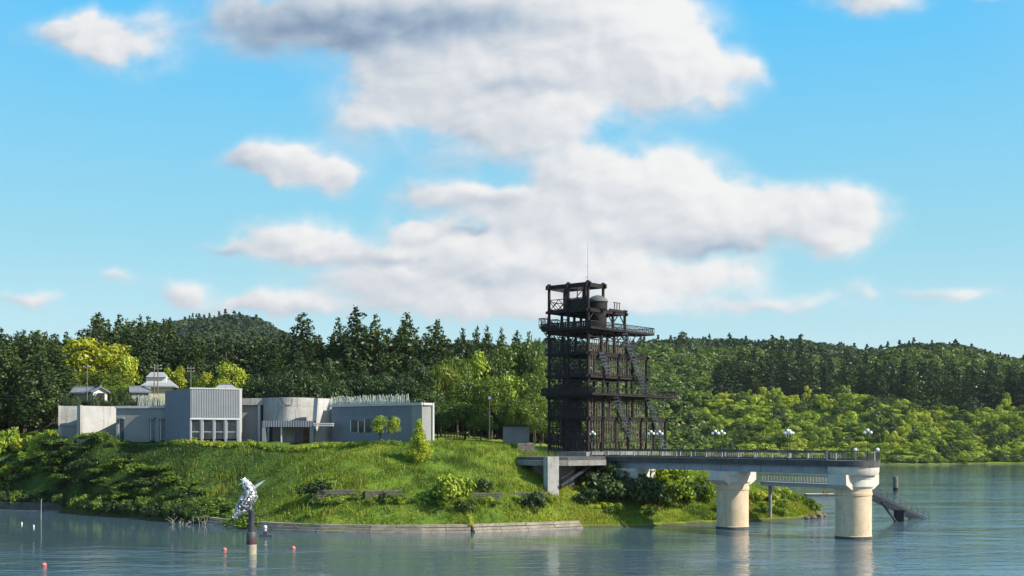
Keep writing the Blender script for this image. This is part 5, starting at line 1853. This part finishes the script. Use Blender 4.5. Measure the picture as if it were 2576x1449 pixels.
def merged(name, items, base_v, base_f, mat, label):
    vs_, fs2, off = [], [], 0
    for (x, y, z, sx, sz, rz) in items:
        c, s = math.cos(rz), math.sin(rz)
        k = rb.randrange(len(base_v))
        bv, bf = base_v[k], base_f[k]
        v = bv * np.array([sx, sx, sz])
        v = np.c_[v[:, 0] * c - v[:, 1] * s + x, v[:, 0] * s + v[:, 1] * c + y, v[:, 2] + z]
        vs_.append(v); fs2.append(bf + off); off += len(v)
    o = link(name, np_mesh(name, np.concatenate(vs_), np.concatenate(fs2), mat))
    tag(o, label, 'woodland', None, 'stuff')
    return o
def lump_cards(seed, h, r, n, size, cone_=False):
    rng = np.random.default_rng(seed)
    d = sphere_dirs(n, rng)
    d[:, 2] = np.abs(d[:, 2]) * 1.0 - 0.15
    if cone_:
        t = rng.random(n) ** 0.8
        cen = np.c_[d[:, 0] * r * (1 - t), d[:, 1] * r * (1 - t), h * (0.1 + 0.9 * t)]
    else:
        cen = np.c_[d[:, 0] * r, d[:, 1] * r, h * (0.45 + 0.5 * d[:, 2])]
    v, f = cards(cen, d + rng.normal(size=d.shape) * .45 + np.array([0, 0, .3]), size * (0.7 + 0.6 * rng.random(n)), rng, 0.8)
    return v, f
lv = [lump_cards(300 + i, 8, 4.2, 150, 1.5) for i in range(4)]
items = [(x, y, z - 0.5, rb.uniform(.5, .9), rb.uniform(.3, .7), rb.uniform(0, 6)) for (px, d, x, y, z) in rest]
merged('bank_undergrowth', items, [a[0] for a in lv], [a[1] for a in lv], M['bright'], 'mass of bright undergrowth covering the far bank')
# low shoreline bushes
items = []
for px in np.arange(1600, 2640, 9):
    d0 = 600
    x = (px - 1288) / FOC * 618
    yy = float(shore_y(np.array([x]))[0]) + rb.uniform(1, 6)
    items.append((x + rb.uniform(-2, 2), yy, 0.2, rb.uniform(.5, .8), rb.uniform(.35, .7), rb.uniform(0, 6)))
merged('shoreline_bushes', items, [a[0] for a in lv], [a[1] for a in lv], M['broad'], 'band of bushes hanging over the far shoreline')

# conifer plantation above the bank
pc = []
for (d, step, yt0) in ((742, 44, 900), (758, 44, 888), (776, 44, 878)):
    px = 1770.0
    while px < 2640:
        px += step * rb.uniform(.7, 1.3)
        if px < 1790 + (790 - d) * 0.3:
            continue
        x, y = XD(px, d + rb.uniform(-4, 4))
        z = H(x, y)
        top = yt0 + np.interp(px, [1780, 1860, 1930, 1970, 2010, 2060, 2300, 2576], [40, 10, -6, -12, 0, 12, 22, 30]) + rb.uniform(-8, 12)
        h = min(38, max(22, ZY(top, y) - z))
        pc.append((px, x, y, z, h))
for (px, x, y, z, h) in pc:
    o = plant('plantation_conifer', CONF[rb.randrange(3)], (x, y, z), 1.0, ('tall' if h > 27 else 'shorter') + ' dark conifer, ' + ('front' if y < 750 else 'middle' if y < 766 else 'back') + ' row of the plantation ' + zone(px, BANKZ), 'tree', 'conifers of the plantation above the far bank')
    w = rb.uniform(1.3, 2.0)
    o.scale = (w, w, h / 24)
for (px, yt, lab) in ((1968, 842, 'tall slender conifer standing proud of the plantation on the skyline'), (2014, 838, 'pointed conifer right of the tall slender one on the skyline'),
                      (1940, 846, 'pointed conifer left of the tall slender one on the skyline'), (1716, 833, 'lone dark pointed conifer on the ridge right of the tower')):
    d = 770 if px > 1800 else 930
    x, y = XD(px, d)
    z = H(x, y)
    h = ZY(yt, d) - z
    o = plant('skyline_conifer', CONF[rb.randrange(3)], (x, y, z), 1.0, lab, 'tree')
    o.scale = (1.3 if px > 1800 else 1.6, 1.3 if px > 1800 else 1.6, h / 24)

# distant wooded hills: one mass
cv = [lump_cards(400 + i, 8, 5.0, 60, 2.2) for i in range(9)] + [lump_cards(420 + i, 11, 3.8, 60, 2.0, True) for i in range(1)]
items = []
for k in range(7600):
    d = rb.uniform(880, 1190) if k < 6200 else rb.uniform(900, 1160)
    px = rb.uniform(1350, 2700) if k < 4200 else (rb.uniform(-120, 1350) if k < 6200 else rb.uniform(380, 800))
    x, y = XD(px, d)
    items.append((x, y, d))
hz = height(np.array([i[0] for i in items]), np.array([i[1] for i in items]))
items = [(x, y, z - 1.0, rb.uniform(.8, 1.35), rb.uniform(.6, 1.15), rb.uniform(0, 6)) for (x, y, d), z in zip(items, hz) if z > 8]
merged('hill_woodland', items, [a[0] for a in cv], [a[1] for a in cv], M['hillwood'], 'distant wooded hills on the skyline')
# the slope between the bay and the ridge right behind the tower
items = []
for k in range(2600):
    d = rb.uniform(330, 760) if k < 800 else rb.uniform(735, 900)
    px = rb.uniform(1370, 1800) if k < 800 else rb.uniform(1480, 2660)
    x, y = XD(px, d)
    items.append((x, y, d))
hz = height(np.array([i[0] for i in items]), np.array([i[1] for i in items]))
items = [(x, y, z - 0.6, rb.uniform(.8, 1.9), rb.uniform(.7, 1.6), rb.uniform(0, 6)) for (x, y, d), z in zip(items, hz) if z > 0.8 and not (x / y * FOC + 1288 > 1770 and d < 815)]
merged('slope_woodland', items, [a[0] for a in lv], [a[1] for a in lv], M['broad'], 'green wooded slope behind the tower')

# ---- shrubs on the near shore
def bush(px, py, d, wpx, hpx, protos, label, group=None, name='shrub'):
    x, y = XD(px, d)
    z = H(x, y)
    pr = protos[rp_.randrange(len(protos))]
    o = plant(name, pr, (x, y, z - 0.08), 1.0, label, 'shrub', group, ('stems', 'leaves'))
    w = wpx * d / FOC / 2 / pr[3]
    o.scale = (w, w, hpx * d / FOC / pr[2])
    return o
bush(798, 1300, dw(1331) + 4, 95, 50, BRD and SHD, 'round dark leafed shrub above the revetment below the plank wall')
bush(825, 1300, dw(1331) + 5, 70, 44, SHB, 'lighter shrub leaning on the round dark one')
bush(1130, 1290, 170, 110, 78, SHY, 'large bright leafy bush in the middle of the lower terrace')
bush(1105, 1290, 170, 60, 46, SHB, 'mid green shrub at the left of the large bright bush')
bush(1165, 1300, 168, 50, 36, SHD, 'dark low shrub at the foot of the large bright bush')
bush(1345, 1290, 172, 56, 60, SHD, 'dark blue green young tree below the terrace')
bush(963, 1290, 170, 22, 30, SHD, 'small dark shrub below the plank walls')
bush(1215, 1240, 173, 56, 40, SHD, 'dark shrub growing over the hidden plank wall')
bush(1180, 1325, 165.2, 22, 40, SHY, 'yellow weed clump filling the break in the revetment')
bush(780, 1332, 168.5, 30, 24, SHY, 'yellow weed clump on the revetment below the dark shrub')
bush(585, 1312, 178, 24, 36, SHY, 'yellow weed clump at the left end of the revetment')
# thicket under the bridge
for i, (px, d, w, h) in enumerate(((1510, 183, 100, 70), (1560, 182, 110, 72), (1610, 184, 120, 82), (1655, 184, 110, 78), (1700, 186, 100, 74), (1740, 188, 90, 62), (1540, 187, 100, 70), (1590, 189, 90, 66), (1640, 190, 100, 62), (1690, 192, 100, 58), (1480, 180, 70, 46), (1770, 190, 70, 50))):
    bush(px, 0, d, w, h, SHD if i not in (4, 8, 9, 11) else SHY, 'dark leafy shrub in the thicket under the footbridge' if i not in (4, 8, 9, 11) else 'bright leafy shrub in the thicket under the footbridge', 'thicket under the footbridge')
for i in range(34):
    px = rp_.uniform(1480, 2030)
    d = np.interp(px, [1480, 1700, 1900, 2030], [177, 184, 190, 197]) + rp_.uniform(-2, 9)
    bush(px, 0, d, rp_.uniform(26, 56), rp_.uniform(14, 30), (SHB, SHY)[i % 2], ('green', 'yellow green')[i % 2] + ' low shrub on the point ' + zone(px, [(1620, 'below the tower'), (1790, 'left of the inner pier'), (1890, 'behind the inner pier'), (9999, 'right of the inner pier')]), 'low shrubs on the point')
for i in range(120):
    px = rp_.uniform(-40, 640)
    lo_ = np.interp(px, [-40, 150, 300, 420, 530, 640], [221, 216, 199, 190, 180, 170])
    hi_ = np.interp(px, [-40, 150, 300, 450, 560, 640], [243, 222, 212, 198, 187, 176])
    d = rp_.uniform(lo_, hi_)
    bush(px, 0, d, rp_.uniform(40, 95), rp_.uniform(13, 30), (SHB, SHB, SHB, SHB, SHD)[i % 5], ('green', 'green', 'green', 'green', 'dark')[i % 5] + ' shrub ' + ('low' if d < lo_ + .35 * (hi_ - lo_) else 'mid slope' if d < lo_ + .7 * (hi_ - lo_) else 'high') + ' on the left bank ' + zone(px, SLOPEZ), 'rank shrubs on the left bank')
for i in range(32):
    px = -30 + i * 18 + rp_.uniform(-6, 6)
    if px > 525:
        break
    d = ray_ground(px, HOR + EYE * FOC / 150.0, 150, 240)
    ds_ = np.arange(165, 240, 0.25)
    hs_ = height((px - 1288) / FOC * ds_, ds_)
    d = float(ds_[np.nonzero(hs_ > 0.1)[0][0]])
    bush(px, 0, d + 0.5, rp_.uniform(34, 62), rp_.uniform(26, 46), (SHD, SHB, SHD)[i % 3], ('dark', 'green', 'dark')[i % 3] + ' shrub overhanging the water ' + zone(px, SLOPEZ), 'shrubs overhanging the left shore')
for i in range(14):
    bush(-30 + i * 13 + rp_.uniform(-5, 5), 0, rp_.uniform(226, 240), rp_.uniform(40, 60), rp_.uniform(36, 64), SHY, 'yellow green shrub left of the museum', 'yellow green shrubs left of the museum')
for i, px in enumerate((160, 185, 210, 240)):
    bush(px, 0, 214.5 - i * 1.2, 46, 32, SHD, 'dark low shrub at the foot of the end pavilion', 'shrubs by the end pavilion')
for i in range(16):
    px = rp_.uniform(1930, 2062)
    bush(px, 0, np.interp(px, [1930, 2062], [191, 198]) + rp_.uniform(0, 6), rp_.uniform(24, 44), rp_.uniform(14, 26), (SHB, SHY)[i % 2], ('green', 'yellow green')[i % 2] + ' weedy shrub near the boulder tip of the point', 'weedy shrubs on the tip')
for i in range(60):
    px = rp_.uniform(770, 1390)
    d = ray_ground(px, 1260 + rp_.uniform(0, 12))
    bush(px, 0, d, rp_.uniform(18, 40), rp_.uniform(9, 22), (SHB, SHY)[i % 2], ('green', 'yellow green')[i % 2] + ' weed clump by the plank walls ' + zone(px, [(850, 'below the canopy'), (930, 'below the slanted wall'), (1010, 'below the right wing'), (1110, 'left of the bright bush'), (1200, 'by the bright bush'), (1290, 'right of the bright bush'), (9999, 'below the terrace')]), 'weeds below the plank walls')
# clipped hedge along the plateau edge
hp = [(262, 213.5), (330, 213), (400, 211), (470, 205), (540, 203.5), (610, 202), (680, 200.5), (750, 198.8), (820, 197), (890, 194.6), (960, 192), (1010, 190)]
hn = ['hedge below the bright wall', 'hedge below the slot window wing', 'hedge below the shaded side of the ribbed block', 'hedge below the left windows of the ribbed block', 'hedge below the right windows of the ribbed block', 'hedge below the grey link wall',
      'hedge below the entrance canopy', 'hedge right of the entrance canopy', 'hedge below the slanted white wall', 'hedge below the left half of the right wing', 'hedge below the small trees at the right wing']
hrng = np.random.default_rng(77)
for i in range(len(hp) - 1):
    a, b = XD(*hp[i]), XD(*hp[i + 1])
    L = math.hypot(b[0] - a[0], b[1] - a[1])
    nk = int(L / 0.42)
    t = hrng.random(nk * 2)
    cx_ = a[0] + (b[0] - a[0]) * t + hrng.normal(size=nk * 2) * .15
    cy_ = a[1] + (b[1] - a[1]) * t + hrng.normal(size=nk * 2) * .25
    cz_ = height(cx_, cy_) + 0.22 + 0.5 * hrng.random(nk * 2)
    r = empty('hedge', (a[0], a[1], H(*a)))
    tag(r, 'low green ' + hn[i], 'hedge', 'hedge along the plateau edge')
    cc = np.c_[cx_, cy_, cz_] - np.array(r.location)
    me = clumps_mesh('hedge_leaves', cc, 0.34 + 0.2 * hrng.random(nk * 2), 34, 0.24, M['weed'] if i < 2 else M['bright'], hrng, 0.9, 0.6, 0.5, 0.4)
    link('leaves', me, r)
    m = MB()
    for j in range(0, nk, 3):
        m.cyl((cc[j][0], cc[j][1], cc[j][2] - 1.0), (cc[j][0], cc[j][1], cc[j][2]), .04, .02, 4, False)
    tag(m.build('stems', M['bark'], r), kind='stuff')

# dead branches by the left end of the revetment
rt = random.Random(9)
for i, px in enumerate((440, 456, 470, 488, 503, 515)[:6]):
    x, y = XD(px, dw(1319) + rt.uniform(-1, 1))
    m = MB()
    p0 = Vector((0, 0, -0.3))
    for k in range(4):
        q = p0 + Vector((rt.uniform(-.9, .9), rt.uniform(-.4, .4), rt.uniform(.4, 1.1)))
        m.cyl(p0, q, .035, .022, 5, False)
        m.cyl(q, q + Vector((rt.uniform(-.8, .8), rt.uniform(-.3, .3), rt.uniform(-.2, .6))),   .02, .01, 5, False)
        if k % 2:
            p0 = q * 0.5
    o = m.build('dead_branch', M['twig'], None, False, (x, y, 0))
    tag(o, ['bleached dead branch leftmost in the water by the revetment', 'bleached dead branch second from the left by the revetment', 'bleached forked branch third from the left by the revetment', 'bleached dead branch in the middle right of the tangle', 'bleached dead branch second from the revetment end', 'bleached dead branch touching the revetment end'][i], 'branch', 'dead branches in the shallows')

# ---- grass
grng = np.random.default_rng(99)
def grass(name, n, pxr, mat, lab, hmin, hmax, wid, lofun, hifun):
    px = grng.uniform(pxr[0], pxr[1], n)
    d = grng.uniform(0, 1, n)
    d = lofun(px) + d * (hifun(px) - lofun(px))
    x = (px - 1288) * d / FOC
    z = height(x, d)
    dens = 0.5 + 0.5 * np.sin(x * 0.55 + 2 * np.sin(d * 0.31)) * np.sin(d * 0.6 + np.sin(x * 0.27))
    keep = (z > 0.35) & (grng.random(n) < 0.35 + 0.65 * dens)
    x, y, z, dens = x[keep], d[keep], z[keep], dens[keep]
    k = len(x)
    h = (hmin + (hmax - hmin) * grng.random(k) ** 1.6) * (0.6 + 0.6 * dens)
    a = grng.uniform(0, 6.28, k)
    w = wid * (0.6 + 0.8 * grng.random(k))
    lx, ly = grng.normal(size=k) * .35 * h, grng.normal(size=k) * .35 * h
    dx_, dy_ = np.cos(a) * w, np.sin(a) * w
    v = np.stack([np.c_[x - dx_, y - dy_, z - .05], np.c_[x + dx_, y + dy_, z - .05], np.c_[x + lx + dx_ * .3, y + ly + dy_ * .3, z + h], np.c_[x + lx * .6 - dx_ * .5, y + ly * .6 - dy_ * .5, z + h * .8]], 1).reshape(-1, 3)
    o = link(name, np_mesh(name, v, np.arange(4 * k).reshape(-1, 4), mat))
    tag(o, lab, 'grass', None, 'stuff')
def tall_weeds():
    vs_ = []
    for c in range(90):
        px = grng.uniform(380, 1400)
        d = ray_ground(px, grng.uniform(1135, 1300))
        x0, y0 = XD(px, d)
        n = int(grng.integers(25, 80))
        x = x0 + grng.normal(size=n) * grng.uniform(.5, 1.6)
        y = y0 + grng.normal(size=n) * grng.uniform(.4, 1.0)
        z = height(x, y)
        h = grng.uniform(.45, 1.15) * (0.6 + 0.6 * grng.random(n))
        a = grng.uniform(0, 6.28, n)
        w = 0.05 * (0.6 + 0.8 * grng.random(n))
        lx, ly = grng.normal(size=n) * .15 * h, grng.normal(size=n) * .15 * h
        dx_, dy_ = np.cos(a) * w, np.sin(a) * w
        vs_.append(np.stack([np.c_[x - dx_, y - dy_, z - .05], np.c_[x + dx_, y + dy_, z - .05], np.c_[x + lx + dx_ * .3, y + ly + dy_ * .3, z + h], np.c_[x + lx * .6 - dx_ * .5, y + ly * .6 - dy_ * .5, z + h * .8]], 1).reshape(-1, 3))
    v = np.concatenate(vs_)
    o = link('tall_grass', np_mesh('tall_grass', v, np.arange(len(v)).reshape(-1, 4), M['straw']))
    tag(o, 'tufts of tall yellowing grass scattered over the bank', 'grass', None, 'stuff')
tall_weeds()
lo1 = lambda p: np.interp(p, [-100, 0, 150, 300, 420, 530, 640, 760, 900, 1200, 1350, 1470, 1720, 1930, 2010], [219, 218, 214, 197, 187, 177, 169, 165.5, 164.6, 165, 168, 171, 179, 187, 192])
hi1 = lambda p: np.interp(p, [-100, 0, 150, 300, 480, 640, 820, 960, 1100, 1250, 1400, 1700, 1900, 2050], [250, 245, 222, 216, 206, 203, 200, 197, 206, 206, 190, 198, 203, 206])
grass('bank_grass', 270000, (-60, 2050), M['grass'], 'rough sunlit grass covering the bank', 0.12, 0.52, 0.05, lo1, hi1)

# things that still share a label in a group: say which one by its place in the row
bpy.context.view_layer.update()
byl = {}
for o in SC.objects:
    if o.parent is None and o.get('group'):
        byl.setdefault((o['group'], o['label']), []).append(o)
for (g, l), os_ in byl.items():
    if 1 < len(os_) <= len(ORD):
        os_.sort(key=lambda o: o.location.x / o.location.y)
        for o, t in zip(os_, ORD):
            o['label'] = l + ', ' + t
